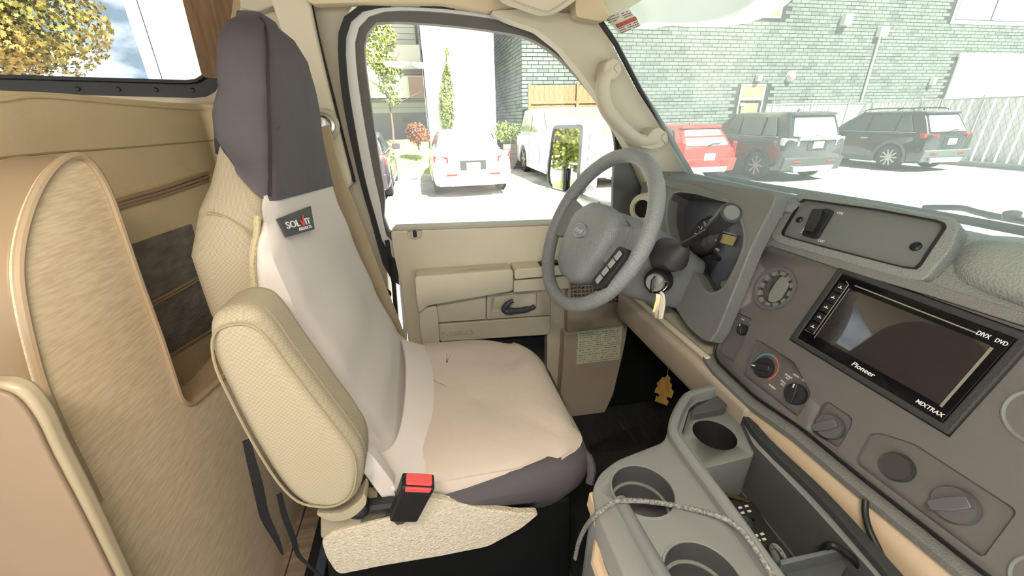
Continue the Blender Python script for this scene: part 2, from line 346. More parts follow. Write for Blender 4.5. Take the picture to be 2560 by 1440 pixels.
cut(ar, [cutter(rnd([(xc0, 1.132, 1.25), (xc1, 1.132, 1.25), (xc1, 1.16, 1.25), (xc0, 1.16, 1.25)], .008), (0, 0, .05), d1)])
sp = prism('switch_pod', rnd([(P(1285, 680, Y=1.115).x + .002, 1.115, 1.277), (A1.x, 1.115, 1.277), (A1.x + .006, 1.115, 1.25), (P(1285, 680, Y=1.115).x + .002, 1.115, 1.243)], .01), (0, .075, 0), tan_door, d1, bevel=.009, seg=3)
xs = P(1372, 676, Y=1.15).x
pt = box('switch_plate', (xs - .034, 1.13, 1.274), (xs + .036, 1.165, 1.281), black_pl, sp, bevel=.002)
for dx in (-.018, .016): box('window_switch', (xs + dx - .011, 1.137, 1.28), (xs + dx + .011, 1.158, 1.287), M('switch_grey', (66, 68, 72), .4), sp, bevel=.002)
prism('armrest_front', rnd(PL([(1284, 702), (1425, 690), (1425, 722), (1284, 732)], Y=1.125), .006), (0, .06, 0), tan_door, d1, bevel=.004)
prism('armrest_base', rnd(PL([(1048, 772), (1092, 765), (1096, 798), (1100, 865), (1060, 890), (1048, 810)], Y=1.135), .01), (0, .06, 0), tan_door, d1, bevel=.008, seg=3)
prism('inset_panel', rnd(PL([(1087, 752), (1098, 746), (1215, 737), (1215, 799), (1089, 808)], Y=1.160), .006), (0, .03, 0), tan_door, d1, bevel=.003)
hb = prism('handle_bezel', rnd(PL([(1218, 737), (1376, 722), (1378, 788), (1217, 799)], Y=1.160), .006), (0, .03, 0), tan_door, d1, bevel=.003)
cut(hb, [cutter(rnd(PL([(1238, 745), (1348, 735), (1346, 778), (1300, 785), (1232, 789)], Y=1.14), .014), (0, .035, 0), d1)])
prism('handle_well', rnd(PL([(1230, 740), (1355, 730), (1352, 782), (1228, 793)], Y=1.178), .01), (0, .02, 0), tan_door, d1, bevel=0)
tube('door_handle', spline(PL([(1283, 752), (1272, 757), (1260, 772), (1268, 777), (1300, 776), (1328, 770), (1337, 764)], Y=1.150), 5), [.007] * 6 + [.010] * 8 + [.012] * 4 + [.010] * 6 + [.008] * 6 + [.005], M('handle_dark', (72, 76, 84), .35), d1, n=10)
prism('lower_panel', rnd(PL([(1089, 812), (1378, 791), (1376, 832), (1366, 838), (1105, 855), (1093, 850)], Y=1.165), .006), (0, .025, 0), tan_door, d1, bevel=.004)
e0, e1 = P(1103, 842, Y=1.164), P(1216, 832, Y=1.164)
text('lettering', 'E-SERIES', e0, e1 - e0, (0, 0, 1), .024, M('tan_emboss', (190, 178, 154), .5), d1, ext=.0008, sx=(e1 - e0).length / (.024 * 4.95))
lk = prism('lock_bezel', rnd(PL([(1018, 580), (1056, 577), (1052, 594), (1036, 598), (1020, 594)], Y=1.172), .003), (0, .03, 0), tan, d1, bevel=.002)
lathe('lock_knob', P(1038, 592, Y=1.17), (0, 0, 1), [(.005, 0), (.005, .016), (.003, .02), (0, .021)], dark_metal, lk, n=10)
# front end of the door: speaker grille, kick panel and the data labels
spk = prism('speaker_panel', rnd(PL([(1424, 684), (1600, 668), (1590, 790), (1572, 812), (1418, 832), (1420, 740)], Y=1.145), .01), (0, .05, 0), M('tan_speaker', (192, 176, 154), .6), d1, bevel=.006)
bx = []
for i in range(16):
    for j in range(8):
        c = P(1430 + i * 9.4, 692 + j * 9.5 - i * .5, Y=1.1446)
        if i > 12 and j < 2: continue
        for q in (-.0035, 0, .0035):
            if (i + j) % 2: bx.append((c + Vector((0, 0, q)), (.0046, 0, 0), (0, .0006, 0), (0, 0, .0008)))
            else: bx.append((c + Vector((q, 0, 0)), (.0008, 0, 0), (0, .0006, 0), (0, 0, .0046)))
tag(join_boxes('grille_slots', bx, M('slot_dark', (70, 62, 54), .8), spk), 'dark basket-weave slots of the speaker grille', kind='stuff')
prism('kick_panel', rnd(PL([(1412, 836), (1572, 814), (1560, 880), (1535, 985), (1500, 1060), (1475, 1098), (1440, 1098), (1400, 1010), (1408, 900)], Y=1.135), .01), (0, .06, 0), tan_dark, d1, bevel=.006)
for n_, lp in (('upper', [(1445, 830), (1555, 819), (1553, 858), (1444, 871)]), ('lower', [(1443, 873), (1552, 860), (1549, 898), (1441, 911)])):
    q = PL(lp, Y=1.1335); lb = prism('data_label', q, (0, .002, 0), M('label_green', (222, 227, 198), .6), d1, bevel=0)
    lines = []
    for r in range(7 if n_ == 'upper' else 6):
        t = .12 + r * (.78 / (6 if n_ == 'upper' else 5)); a = q[0].lerp(q[3], t); b = q[1].lerp(q[2], t); s = .04
        while s < .92:
            l = random.uniform(.02, .07)
            if random.random() < .8: lines.append((a.lerp(b, s + l / 2) + Vector((0, -.0003, 0)), (b - a) * l / 2, (0, .0002, 0), (0, 0, .0008 if r else .0012)))
            s += l + .02
    tag(join_boxes('fine_print', lines, M('print_green', (98, 104, 84), .7), lb), kind='stuff')
# door window: seal, painted frame, black frame, pane
gi = spline(PL([(912, 140), (920, 82), (948, 57), (1100, 63), (1260, 83), (1330, 101), (1392, 141), (1452, 201), (1502, 266), (1536, 330), (1541, 420), (1528, 575), (1250, 600), (990, 590), (962, 480), (932, 290)], Y=1.235), 4, True)
cg = sum(gi, Vector()) / len(gi); EXv, EZv = Vector((1, 0, 0)), Vector((0, 0, 1))
def win_ring(pts, Y): return radial(spline(PL(pts, Y=Y), 4, True), Vector((cg.x, Y, cg.z)), 72, EXv, EZv)
gin = radial(gi, cg, 72, EXv, EZv)
o1 = win_ring([(887, 140), (893, 76), (925, 40), (990, 28), (1110, 33), (1240, 50), (1330, 70), (1420, 130), (1490, 210), (1545, 290), (1575, 360), (1580, 470), (1570, 600), (1250, 640), (995, 615), (948, 500), (908, 300)], 1.235)
o2 = win_ring([(864, 140), (872, 66), (905, 30), (980, 18), (1110, 23), (1240, 40), (1340, 62), (1440, 130), (1520, 220), (1570, 300), (1600, 380), (1600, 470), (1590, 620), (1250, 660), (1005, 660), (932, 520), (884, 300)], 1.222)
o3 = win_ring([(846, 140), (852, 62), (888, 20), (975, 7), (1110, 12), (1240, 30), (1340, 56), (1440, 125), (1525, 215), (1580, 300), (1610, 380), (1610, 470), (1600, 640), (1250, 680), (1005, 720), (925, 540), (866, 300)], 1.205)
def rr(name, a, b, Y, t, m): ringframe(name, [Vector((p.x, Y, p.z)) for p in a], [Vector((p.x, Y, p.z)) for p in b], (0, t, 0), m, d1)
rr('window_surround', gin, o1, 1.225, .03, M('surround_grey', (92, 90, 86), .6))
rr('painted_frame', [cg + (p - cg) * .99 for p in o1], o2, 1.215, .03, M('frame_grey', (206, 208, 204), .35))
rr('door_seal', [cg + (p - cg) * .995 for p in o2], o3, 1.200, .03, rubber)
prism('pane', gin, (0, .004, 0), glass_d, d1, bevel=0)
tube('run_channel', spline(PL([(1541, 330), (1543, 420), (1530, 566)], Y=1.23), 4), .006, rubber, d1, n=6)
prism('sail_panel', rnd(PL([(1536, 400), (1552, 378), (1650, 372), (1660, 560), (1600, 600), (1530, 575)], Y=1.215), .01), (0, .02, 0), M('sail_grey', (112, 114, 114), .55), d1, bevel=.004)
ribbon('left_jamb', PL([(995, 590), (1003, 700), (1012, 800), (1016, 960)], Y=1.21), .012, .03, (0, 1, 0), white_m, d1)
ribbon('jamb_seal', PL([(968, 600), (984, 700), (992, 800), (998, 960)], Y=1.215), .012, .03, (0, 1, 0), rubber, d1)
# ---- windshield pillar trim with the grab handle
t1 = thing('trim_1', 'tan windshield pillar trim beside the steering wheel', 'trim', P(1600, 380, Y=1.13), kind='structure')
prism('pillar_trim', rnd(PL([(1225, 26), (1300, 22), (1440, 34), (1508, 52), (1535, 120), (1590, 222), (1650, 312), (1728, 440), (1700, 520), (1640, 520), (1600, 420), (1555, 340), (1510, 262), (1460, 190), (1405, 122), (1345, 74), (1270, 48)], Y=1.15), .012), (0, .05, 0), tan, t1, bevel=.010, seg=3)
gh = thing('grab_handle', 'tan grab handle screwed to the windshield pillar', 'handle', P(1580, 350, Y=1.1))
tube('grip', spline(PL([(1528, 176), (1510, 200), (1507, 240), (1521, 280), (1560, 325), (1600, 352), (1640, 350)], Y=1.105), 6), [.016 + .004 * math.sin(i / 36 * math.pi) for i in range(37)], tan, gh, n=14)
for nm, pts, pe in (('upper_mount', [(1515, 152), (1535, 142), (1552, 152), (1556, 178), (1540, 200), (1516, 205), (1507, 190)], (1544, 170)), ('lower_mount', [(1632, 325), (1648, 318), (1668, 332), (1672, 352), (1655, 368), (1632, 375), (1600, 368), (1612, 350)], (1662, 345))):
    mt = prism(nm, rnd(PL(pts, Y=1.092), .008), (0, .06, 0), tan, gh, bevel=.008, seg=3)
    u, v = pe; prism('screw_cap', rnd(PL([(u, v - 13), (u + 8, v), (u + 1, v + 14), (u - 8, v)], Y=1.0895), .002), (0, .003, 0), tan, mt, bevel=.0008)
# ---- headliner pieces and visor
v1 = thing('sun_visor', 'folded tan sun visor above the door window', 'sun visor', P(1350, 20, Y=1.05))
prism('visor_pad', rnd(PL([(1215, -50), (1262, 2), (1355, 34), (1392, 31), (1440, 2), (1470, -50)], Y=1.06), .012), (0, .03, 0), M('visor_tan', (198, 189, 170), .7, bump=('noise', 300, .1)), v1, bevel=.010, seg=3)
tube('visor_seam', spline(PL([(1250, -12), (1350, 26), (1385, 23), (1445, -20)], Y=1.058), 4), .0016, tan_dark, v1, n=6)
hd = prism('trim_3', rnd(PL([(700, -60), (1560, -60), (1500, 55), (1440, 46), (1300, 20), (1225, 28), (1100, 8), (900, 6), (780, 10)], Y=1.17), .01), (0, .04, 0), M('tan_headliner', (206, 190, 160), .7), bevel=.008)
tag(hd, 'tan headliner edge above the door opening', None, kind='structure')
hd2 = prism('trim_4', rnd(PL([(1436, -60), (1440, 42), (1506, 54), (1560, 28), (1640, -20), (1690, -60)], Y=1.09), .01), (0, .04, 0), M('tan_header', (196, 180, 150), .7), bevel=.008)
tag(hd2, 'tan windshield header corner', None, kind='structure')
# ---- windshield
WS0, WS1 = Vector((.474, 0, 1.925)), Vector((.80, 0, 1.52))
wsn = Vector((WS1.z - WS0.z, 0, -(WS1.x - WS0.x))).normalized()
WSP = (WS0, wsn)
ws = thing('window_2', 'greenish hazy windshield in a black seal', 'windshield', (.8, .3, 1.52), kind='structure')
q = [(.40, 1.135, 2.017), (.80, 1.135, 1.52), (.80, -.75, 1.52), (.40, -.75, 2.017)]
prism('pane', q, (.004, 0, .003), glass_w, ws, bevel=0)
tube('windshield_seal', PL([(1494, 44), (1540, 110), (1600, 225), (1660, 318), (1732, 440)], Y=1.13), .007, rubber, ws, n=8)
st = thing('warning_sticker', 'white and red warning sticker at the top of the windshield', 'sticker', P(1560, 60, pl=WSP))
sn = wsn * (-.002 if wsn.x > 0 else .002)
prism('sticker_base', [p + sn for p in PL([(1512, 42), (1576, 20), (1605, 62), (1552, 84), (1540, 70)], pl=WSP)], sn * .4, M('sticker_white', (226, 226, 218), .6), st, bevel=0)
prism('red_band', [p + sn * 1.5 for p in PL([(1541, 59), (1591, 38), (1597, 47), (1546, 68)], pl=WSP)], sn * .3, M('sticker_red', (190, 86, 78), .6), st, bevel=0)
ln = []
for a, b in (((1516, 43), (1548, 33)), ((1519, 50), (1550, 39)), ((1523, 55), (1545, 47)), ((1556, 32), (1575, 25)), ((1559, 37), (1580, 29)), ((1562, 42), (1584, 33)), ((1549, 70), (1598, 51)), ((1552, 75), (1600, 56)), ((1555, 80), (1602, 61))):
    A, B = P(*a, pl=WSP) + sn * 1.6, P(*b, pl=WSP) + sn * 1.6; n_ = 9
    for i in range(n_):
        if random.random() < .85: ln.append((A.lerp(B, (i + .5) / n_), (B - A) / n_ * .36, Vector((0, 0, .0011)), sn * .1))
tag(join_boxes('fine_print', ln, M('print_grey', (110, 100, 96), .7), st), kind='stuff')
# ---- outside mirror on the driver's door
om = thing('side_mirror', 'tall grey framed door mirror outside the driver window', 'mirror', P(1412, 490, Y=1.56))
MN = Vector((-.925, -.38, .03)).normalized(); MPL = (P(1412, 400, Y=1.56), MN); MU = (Vector((0, 0, 1)) - MN * MN.z).normalized(); ME = MU.cross(MN)
mp_ = rnd(PL([(1386, 313), (1459, 310), (1446, 482), (1432, 487), (1372, 470), (1367, 440), (1380, 325)], pl=MPL), .02)
cm = sum(mp_, Vector()) / len(mp_); mo = radial(mp_, cm, 60, ME, MU); mi = [cm + (p - cm) * .90 for p in mo]
ringframe('mirror_rim', [p + MN * .004 for p in mi], mo, MN * -.04, M('mirror_rim', (120, 122, 122), .4), om)
prism('housing', [p - MN * .02 for p in mo], MN * -.08, white_m, om, bevel=.01)
prism('mirror_glass', [p - MN * .002 for p in mi], MN * -.004, M('mirror', (232, 236, 236), .02, metal=1), om, bevel=0)
prism('spotter_mirror', rnd(PL([(1383, 424), (1416, 420), (1413, 478), (1380, 470)], pl=(MPL[0] + MN * .006, MN)), .008), MN * -.008, M('spotter', (215, 220, 220), .05, metal=1), om, bevel=.003)
ribbon('spotter_edge', PL([(1415, 421), (1412, 477)], pl=(MPL[0] + MN * .006, MN)), .010, .012, MN, black_pl, om)
tube('mirror_arm', [P(1425, 478, Y=1.60), P(1470, 500, Y=1.48), P(1545, 520, Y=1.26)], .014, white_m, om, n=8)
# ================================================================== driver seat and its cover
def interp(tab, z):
    if z <= tab[0][0]: return tab[0][1:]
    for i in range(len(tab) - 1):
        a, b = tab[i], tab[i + 1]
        if z <= b[0]:
            t = (z - a[0]) / (b[0] - a[0]); t = t * t * (3 - 2 * t) * .5 + t * .5
            return tuple(x + (y - x) * t for x, y in zip(a[1:], b[1:]))
    return tab[-1][1:]
BACK = [(1.06, -.055, -.20, .58, 1.00), (1.16, -.105, -.25, .570, 1.01), (1.30, -.150, -.285, .560, 1.01), (1.45, -.188, -.312, .552, 1.0),
        (1.53, -.205, -.315, .555, .99), (1.58, -.210, -.300, .575, .98), (1.62, -.212, -.285, .605, .972), (1.66, -.214, -.278, .640, .966), (1.74, -.210, -.268, .672, .955), (1.79, -.210, -.268, .700, .93), (1.82, -.220, -.262, .735, .895), (1.835, -.235, -.255, .775, .85)]
def bring(z, off=0, n=5, r=.045):
    xf, xb, yn, yf = interp(BACK, z); xf += off; xb -= off; yn -= off; yf += off; r = min(r, (xf - xb) * .46)
    return rnd([(xb, yn, z), (xf, yn, z), (xf, yf, z), (xb, yf, z)], r, n)
def wob(p, a, s=1.0, ph=0):
    return a * (math.sin(p.y * 31 * s + p.z * 17 * s + ph) * .5 + math.sin(p.z * 41 * s - p.y * 13 * s + ph * 2) * .3 + math.sin(p.x * 37 * s + p.y * 23 * s + ph) * .4)
ds = thing('driver_seat', 'tan woven high-back driver seat with folded-up armrest', 'seat', (.05, .78, FZ))
zs = [1.06 + i * .0275 for i in range(27)]
loft('backrest', [bring(z) for z in zs if z < 1.78] + [bring(z) for z in (1.79, 1.805, 1.82, 1.83, 1.835)], weave, ds)
fx = lambda z: interp(BACK, z)[0]
seam_m = M('seam_thread', (150, 138, 112), .8)
def wrapv(z): return .052 * max(0, min(1, (1.57 - z) / .15))
def near(u, v, o=.0):
    y = .56
    for _ in range(6): y = interp(BACK, P(u, v, Y=y).z)[2]
    return P(u, v, Y=y - o)
tube('shoulder_seam', spline([near(u, v, .0005) for u, v in ((516, 534), (530, 534), (548, 538), (570, 545), (610, 572), (640, 605), (656, 626))], 5), .0016, seam_m, ds, n=6)
tube('side_piping', spline([Vector((interp(BACK, z)[0] - wrapv(z) - .008, interp(BACK, z)[2] - .007, z)) for z in (1.578, 1.56, 1.53, 1.50, 1.46, 1.42, 1.39)], 5), .0042, M('trim_braid', (190, 176, 140), .8, bump=('noise', 300, .8)), ds, n=8)
box('cushion_base', (-.16, .545, .99), (.19, .985, 1.06), weave, ds, bevel=.03, seg=3)
# armrest folded up beside the backrest
AY = .425
arm_px = [(508, 838), (520, 800), (558, 782), (610, 782), (655, 812), (720, 900), (800, 1005), (872, 1098), (902, 1150), (906, 1205), (890, 1255), (850, 1282), (800, 1285), (745, 1270), (690, 1215), (620, 1105), (560, 990), (520, 905)]
armo = spline(PL(arm_px, Y=AY), 3, True)
prism('armrest', armo, (0, .085, 0), weave, ds, bevel=.028, seg=5)
c_ = sum(armo, Vector()) / len(armo)
tube('armrest_seam', [c_ + (p - c_) * .905 + Vector((0, -.0005, 0)) for p in armo], .0016, seam_m, ds, n=6, closed=True)
tube('armrest_edge_seam', [c_ + (p - c_) * .985 + Vector((0, .028, 0)) for p in armo], .0018, seam_m, ds, n=6, closed=True)
prism('armrest_skirt', spline(PL([(790, 1285), (850, 1284), (895, 1255), (910, 1235), (915, 1262), (880, 1295), (830, 1305)], Y=.45), 3, True), (0, .03, 0), weave, ds, bevel=.004)
lathe('recliner_knob', P(898, 1282, Y=.47), (0, -1, 0), [(.014, -.02), (.014, 0), (.010, .004), (.006, .006), (0, .006)], black_pl, ds, n=16)
tube('recliner_bar', PL([(880, 1282), (930, 1262), (985, 1255)], Y=.485), .010, black_pl, ds, n=8)
box('recliner_bracket', (-.15, .50, 1.0), (-.03, .53, 1.12), M('bracket', (58, 58, 58), .4, metal=.5), ds, bevel=.006)
# pedestal and carpet valance
prism('pedestal', rnd([(-.26, .56, FZ), (.275, .56, FZ), (.255, .56, .965), (-.23, .56, .965)], .01), (0, .42, 0), M('pedestal_black', (24, 24, 25), .4, bump=('noise', 300, .06)), ds, bevel=.012, seg=3)
prism('pedestal_foot', [(-.28, .54, FZ), (.29, .54, FZ), (.29, .54, FZ + .02), (-.28, .54, FZ + .02)], (0, .46, 0), black_pl, ds, bevel=.004)
prism('rear_shell', rnd(PL([(800, 1290), (905, 1255), (960, 1250), (975, 1290), (830, 1350), (800, 1350)], Y=.50), .008), (0, .03, 0), weave, ds, bevel=.005)
va = rnd(PL([(802, 1352), (830, 1332), (1000, 1290), (1062, 1245), (1100, 1249), (1200, 1272), (1300, 1284), (1352, 1283), (1305, 1322), (1220, 1368), (1100, 1392), (960, 1415), (852, 1437), (838, 1430), (815, 1395)], Y=.495), .012)
prism('carpet_valance', va, (0, .014, 0), carpet, ds, bevel=.006, seg=3)
# seat cover
sv = thing('seat_cover', 'grey and charcoal canvas cover pulled over the driver seat', 'seat cover', (.1, .78, 1.0))
hz = [1.55, 1.56] + [1.575 + .0225 * i for i in range(9)] + [1.775, 1.79, 1.805, 1.82, 1.832, 1.84]
hr = []
for z in hz:
    base = bring(min(z, 1.835), .007, 6, .05); rr_ = []
    for j, p in enumerate(base):
        xf, xb, yn, yf = interp(BACK, min(z, 1.835)); k = max(0, min(1, (xf - p.x) / (xf - xb))); nr = max(0, min(1, (yn + .10 - p.y) / .09))
        hem = 1.592 - .037 * (p.y - .58) / .4 + .06 * k * nr + .02 * k           # the hem climbs towards the back of the near side
        zz = max(z, hem + (z - 1.55) * .25)
        q = bring(min(zz, 1.835), .007, 6, .05)[j]; p = Vector((q.x, q.y, zz if zz < 1.835 else z))
        f_ = max(0, min(1, (1.80 - p.z) / .1))
        p.x += wob(p, .0025, 1.0) * f_ + .002 * math.sin(p.y * 90 + p.z * 60) * nr * f_; p.y += wob(p, .002, 1.3, 2) * f_ - .003 * math.sin(p.z * 95 + p.x * 60) * nr * f_; rr_.append(p)
    hr.append(rr_)
loft('head_section', hr, cover_d, sv)
tube('head_seam', spline([Vector((fx(z) + .004, interp(BACK, z)[2] + .004, z)) for z in (1.60, 1.65, 1.70, 1.75, 1.79)] + [Vector((-.217, .745, 1.82)), Vector((-.242, .80, 1.842))], 4), .0022, M('seam_dark', (48, 42, 44), .8), sv, n=6)
rings = []
for i in range(34):
    z = 1.075 + i * (1.60 - 1.075) / 33
    xf, xb, yn, yf = interp(BACK, z); o = .007
    ya = yn + (.016 + .02 * max(0, (1.40 - z) / .3) * (1 if z > 1.2 else .6))
    ya = yn + .010; wv = wrapv(z); path = [Vector((xf - .006 - wv, yn - .006 + (.012 if z > 1.56 else 0), z)), Vector((xf - .004 - wv * .5, yn - .007 + (.012 if z > 1.56 else 0), z)), Vector((xf + o * .7 - .006, yn + .0, z)), Vector((xf + o * .7, ya + .01, z))] + [Vector((xf + o, ya + (yf - .04 - ya) * t, z)) for t in [k / 14 for k in range(1, 15)]] + [Vector((xf + o - .012, yf - .006, z)), Vector((xf - .045, yf + o, z)), Vector((xf - .10, yf + o, z)), Vector((xb + .02, yf + o, z))]
    for p in path[1:-2]:
        k = min(1, max(0, (1.56 - z) / .1))
        p.x += wob(p, .0035, .7) * k + .003 * math.sin(p.y * 120 + z * 14) * max(0, (p.y - .84) / .15) * max(0, (z - 1.3) / .25)
        if z < 1.17: p.x += (1.17 - z) * .35
    rings.append(path)
b = loft('back_section', rings, cover_w, sv, closed=False)
sm = b.modifiers.new('solid', 'SOLIDIFY'); sm.thickness = .003
# brand patch on the backrest
pn = Vector((1, 0, .25)).normalized(); pc = Vector((fx(1.52) + .016, 0, 1.52)); PLP = (pc, pn)
pq = PL([(697, 546), (777, 515), (787, 573), (721, 592)], pl=PLP)
pa = prism('brand_patch', pq, pn * -.004, M('patch_dark', (62, 62, 66), .7), sv, bevel=0)
o_, px_ = pq[3], (pq[2] - pq[3]); py_ = (pq[0] - pq[3]); py_ = (py_ - px_ * py_.dot(px_) / px_.length_squared)
W_, H_ = px_.length, py_.length; ux, uy = px_.normalized(), py_.normalized()
def pt_(a, b): return o_ + ux * W_ * a + uy * H_ * b + pn * .0006
text('lettering', 'SOL', pt_(.05, .40), ux, uy, H_ * .52, print_w, pa, bold=.015, fit=W_ * .47)
text('lettering', 'IT', pt_(.72, .40), ux, uy, H_ * .52, print_w, pa, bold=.015, fit=W_ * .22)
text('lettering', 'PRODUCTS', pt_(.40, .14), ux, uy, H_ * .24, print_w, pa, shear=.3, fit=W_ * .50)
prism('check_mark', [pt_(.53, .72), pt_(.58, .72), pt_(.625, .52), pt_(.70, .98), pt_(.745, .98), pt_(.65, .30), pt_(.60, .30)], pn * .0006, M('brand_red', (206, 60, 44), .6), pa, bevel=0)
# cushion: beige top and charcoal skirt
def cring(z, ins, off=0, n=6):
    yn, yf, xr, xf = .505 + ins, 1.0 - ins, -.12 + ins, .272 - ins
    return [Vector(p) for p in rnd([(xr, yn, z), (xf - .005, yn + .005, z), (xf, yf - .10, z), (xf - .11, yf, z), (xr, yf, z)], .07, n)]
top = []
for z, ins in ((1.065, .004), (1.085, .0), (1.105, .004), (1.120, .014), (1.130, .03), (1.137, .06), (1.142, .10), (1.143, .15), (1.140, .20)):
    r_ = cring(z, ins)
    for p in r_:
        if z < 1.11: tn = max(0, min(1, (.60 - p.y) / .05)) * max(0, min(1, (p.x + .06) / .22)); p.z += (1.122 - z) * tn; p.y += .010 * tn; tf = max(0, min(1, (p.x - .22) / .04)) * (p.y < .80); p.z += max(0, (1.112 - p.z)) * tf
        p.z += wob(p, .004, 1.2) * min(1, ins * 14 + .2) + (.012 if p.x > .2 else 0) * (1 if ins < .1 else .5); p.y += wob(p, .003, 1.5, 1)
    top.append(r_)
loft('cushion_section', top, cover_t, sv)
sk = []
for z, ins in ((1.130, .010), (1.118, -.003), (1.10, -.008), (1.085, -.009), (1.06, -.006), (1.03, .006), (1.0, .018), (.985, .032), (.98, .045)):
    r_ = cring(z, ins)
    for p in r_:
        t = max(0, min(1, (p.x + .05) / .10)); p.z = (1.09 + .038 * max(0, min(1, (p.x + .06) / .22)) - (1.128 - p.z) * (.25 + .75 * t)); p.x += wob(p, .002, 1.5)
        if p.y > .80: p.y -= .03; p.x -= .014 * min(1, (p.y - .78) / .1)
    sk.append(r_)
loft('front_skirt', sk, cover_d, sv)
tube('skirt_hem', spline([Vector((.258, .56, 1.118)), Vector((.268, .535, 1.105)), Vector((.270, .518, 1.088)), Vector((.264, .508, 1.068))], 4), [.006] * 4 + [.009] * 5 + [.008] * 4, cover_d, sv, n=8)
# the loose flap where the back cover tucks behind the cushion
fl_ = spline([(-.10, .515, 1.165), (-.085, .53, 1.15), (-.06, .56, 1.143), (-.045, .62, 1.146), (-.04, .72, 1.15), (-.045, .85, 1.15), (-.06, .95, 1.145)], 4)
ribbon('tuck_flap', fl_, .075, .006, (.5, 0, .9), cover_w, sv)
prism('corner_flap', rnd(PL([(905, 1120), (935, 1145), (985, 1210), (990, 1262), (960, 1252), (925, 1205), (900, 1170)], Y=.49), .006), (0, .02, 0), cover_w, sv, bevel=.006)
# ---- belt
sb = thing('seat_belt', 'tan seat belt webbing hanging behind the driver seat by the door pillar', 'seat belt', P(1000, 900, Y=1.08))
ribbon('webbing', spline([P(806, 318, Y=1.17), P(832, 420, Y=1.13), P(880, 545, Y=1.10), P(940, 700, Y=1.08), P(985, 810, Y=1.07), P(1015, 905, Y=1.06), P(1018, 935, Y=1.04)], 5), .042, .003, (-.45, -1, .1), belt_m, sb)
gr = lathe('guide_ring', P(812, 312, Y=1.185), (-.15, -1, 0), [(.020, 0), (.026, .004), (.028, .010), (.022, .013), (.017, .010), (.017, .0)], chrome, sb, n=24)
lathe('guide_bezel', P(812, 312, Y=1.195), (-.15, -1, 0), [(.038, 0), (.038, .006), (.030, .010), (.026, .008)], tan, sb, n=24, caps=False)
lathe('belt_stop', P(965, 735, Y=1.10), (-.4, -1, 0), [(.014, -.006), (.014, .004), (.011, .007), (0, .008)], black_pl, sb, n=16)
# ---- buckle
bk = thing('belt_buckle', 'black seat belt buckle with red release button beside the cushion', 'buckle', P(1000, 1275, Y=.46))
b0, b1 = P(1010, 1268, Y=.468), P(1047, 1182, Y=.455); ba = (b1 - b0); bl = ba.length; ba.normalize()
bn = Vector((.1, -1, .15)); bn = (bn - ba * bn.dot(ba)).normalized(); bs = ba.cross(bn)
cb = b0 + ba * bl / 2
def bq(a, s, n): return b0 + ba * (a * bl) + bs * s + bn * n
prism('buckle_body', rnd([bq(0, -.021, 0), bq(0, .021, 0), bq(1, .024, 0), bq(1, -.024, 0)], .004), bn * .024, black_pl, bk, bevel=.004, seg=3)
prism('release_button', rnd([bq(1.005, -.019, .004), bq(1.005, .019, .004), bq(1.005, .019, .021), bq(1.005, -.019, .021)], .003), ba * .004, M('buckle_red', (214, 84, 84), .4), bk, bevel=.001)
prism('button_lip', rnd([bq(.90, -.018, .0225), bq(.90, .018, .0225), bq(1.005, .019, .0225), bq(1.005, -.019, .0225)], .002), bn * .003, MATS['buckle_red'], bk, bevel=.001)
prism('latch_slot', [bq(1.012, -.013, .004), bq(1.012, .013, .004), bq(1.012, .013, .010), bq(1.012, -.013, .010)], ba * .003, black, bk, bevel=0)
tube('buckle_stalk', [bq(.05, 0, .012), bq(-.3, 0, .0), bq(-.6, 0, -.02)], .012, black_pl, bk, n=8)
# ---- loose black straps under the armrest
for nm, pts, wd, lab in (('cover_strap', [(616, 1100), (628, 1150), (645, 1215), (662, 1290), (690, 1345), (707, 1386)], [.010, .012, .014, .013, .009, .003], 'long black webbing strap hanging nearest the wood partition'),
                         ('cover_strap', [(698, 1235), (712, 1290), (733, 1345), (745, 1385), (770, 1412), (800, 1440)], [.008, .009, .009, .007, .004, .004], 'thin black strap hanging below the armrest to the floor')):
    pth = spline([P(u, v, Y=.52) for u, v in pts], 4); wl_ = []
    for i in range(len(pth)):
        t = i / (len(pth) - 1) * (len(wd) - 1); k = min(int(t), len(wd) - 2); wl_.append(wd[k] + (wd[k + 1] - wd[k]) * (t - k))
    tag(ribbon(nm, pth, wl_, .002, (.5, -1, .1), black_pl), lab, 'strap', 'straps of the seat cover')
rl = thing('seat_rail', 'blue-black metal floor rail behind the seat pedestal', 'rail', P(790, 1420, Z=FZ))
r0 = P(795, 1380, Z=.72)
box('rail_channel', (r0.x - .02, r0.y - .25, FZ), (r0.x + .03, r0.y + .35, FZ + .06), black_pl, rl, bevel=.004)
box('rail_insert', (r0.x + .005, r0.y - .24, FZ + .055), (r0.x + .028, r0.y + .34, FZ + .068), M('rail_blue', (72, 80, 100), .5), rl, bevel=.003)
# ================================================================== wooden partition, bench end, bench back
PX = -.41
wp = thing('wood_partition', 'tall rounded pale wood partition behind the driver seat', 'partition', (PX, .6, FZ))
front = [(240, 1255), (204, 1180), (168, 1110), (128, 1025), (100, 960), (72, 860), (50, 760), (41, 680), (48, 600), (72, 515), (108, 445), (148, 403), (184, 390), (216, 402), (246, 442), (271, 492), (300, 572), (345, 702), (400, 852), (438, 968), (450, 998), (468, 1010), (488, 1003), (520, 975), (560, 940)]
fp = PL(front, X=PX)
fp = [Vector(p) for p in spline(fp, 3)] + [Vector((PX, 1.15, fp[-1].z)), Vector((PX, 1.15, FZ)), Vector((PX, fp[0].y - .03, FZ))]
prism('wood_face', fp, (-.006, 0, 0), wood, wp, bevel=0)
prism('edge_band', [p + Vector((-.006, 0, 0)) for p in fp], (-.052, 0, 0), edge_vinyl, wp, bevel=.004)
bd = spline([p + Vector((.002, 0, 0)) for p in PL(front, X=PX)], 4)
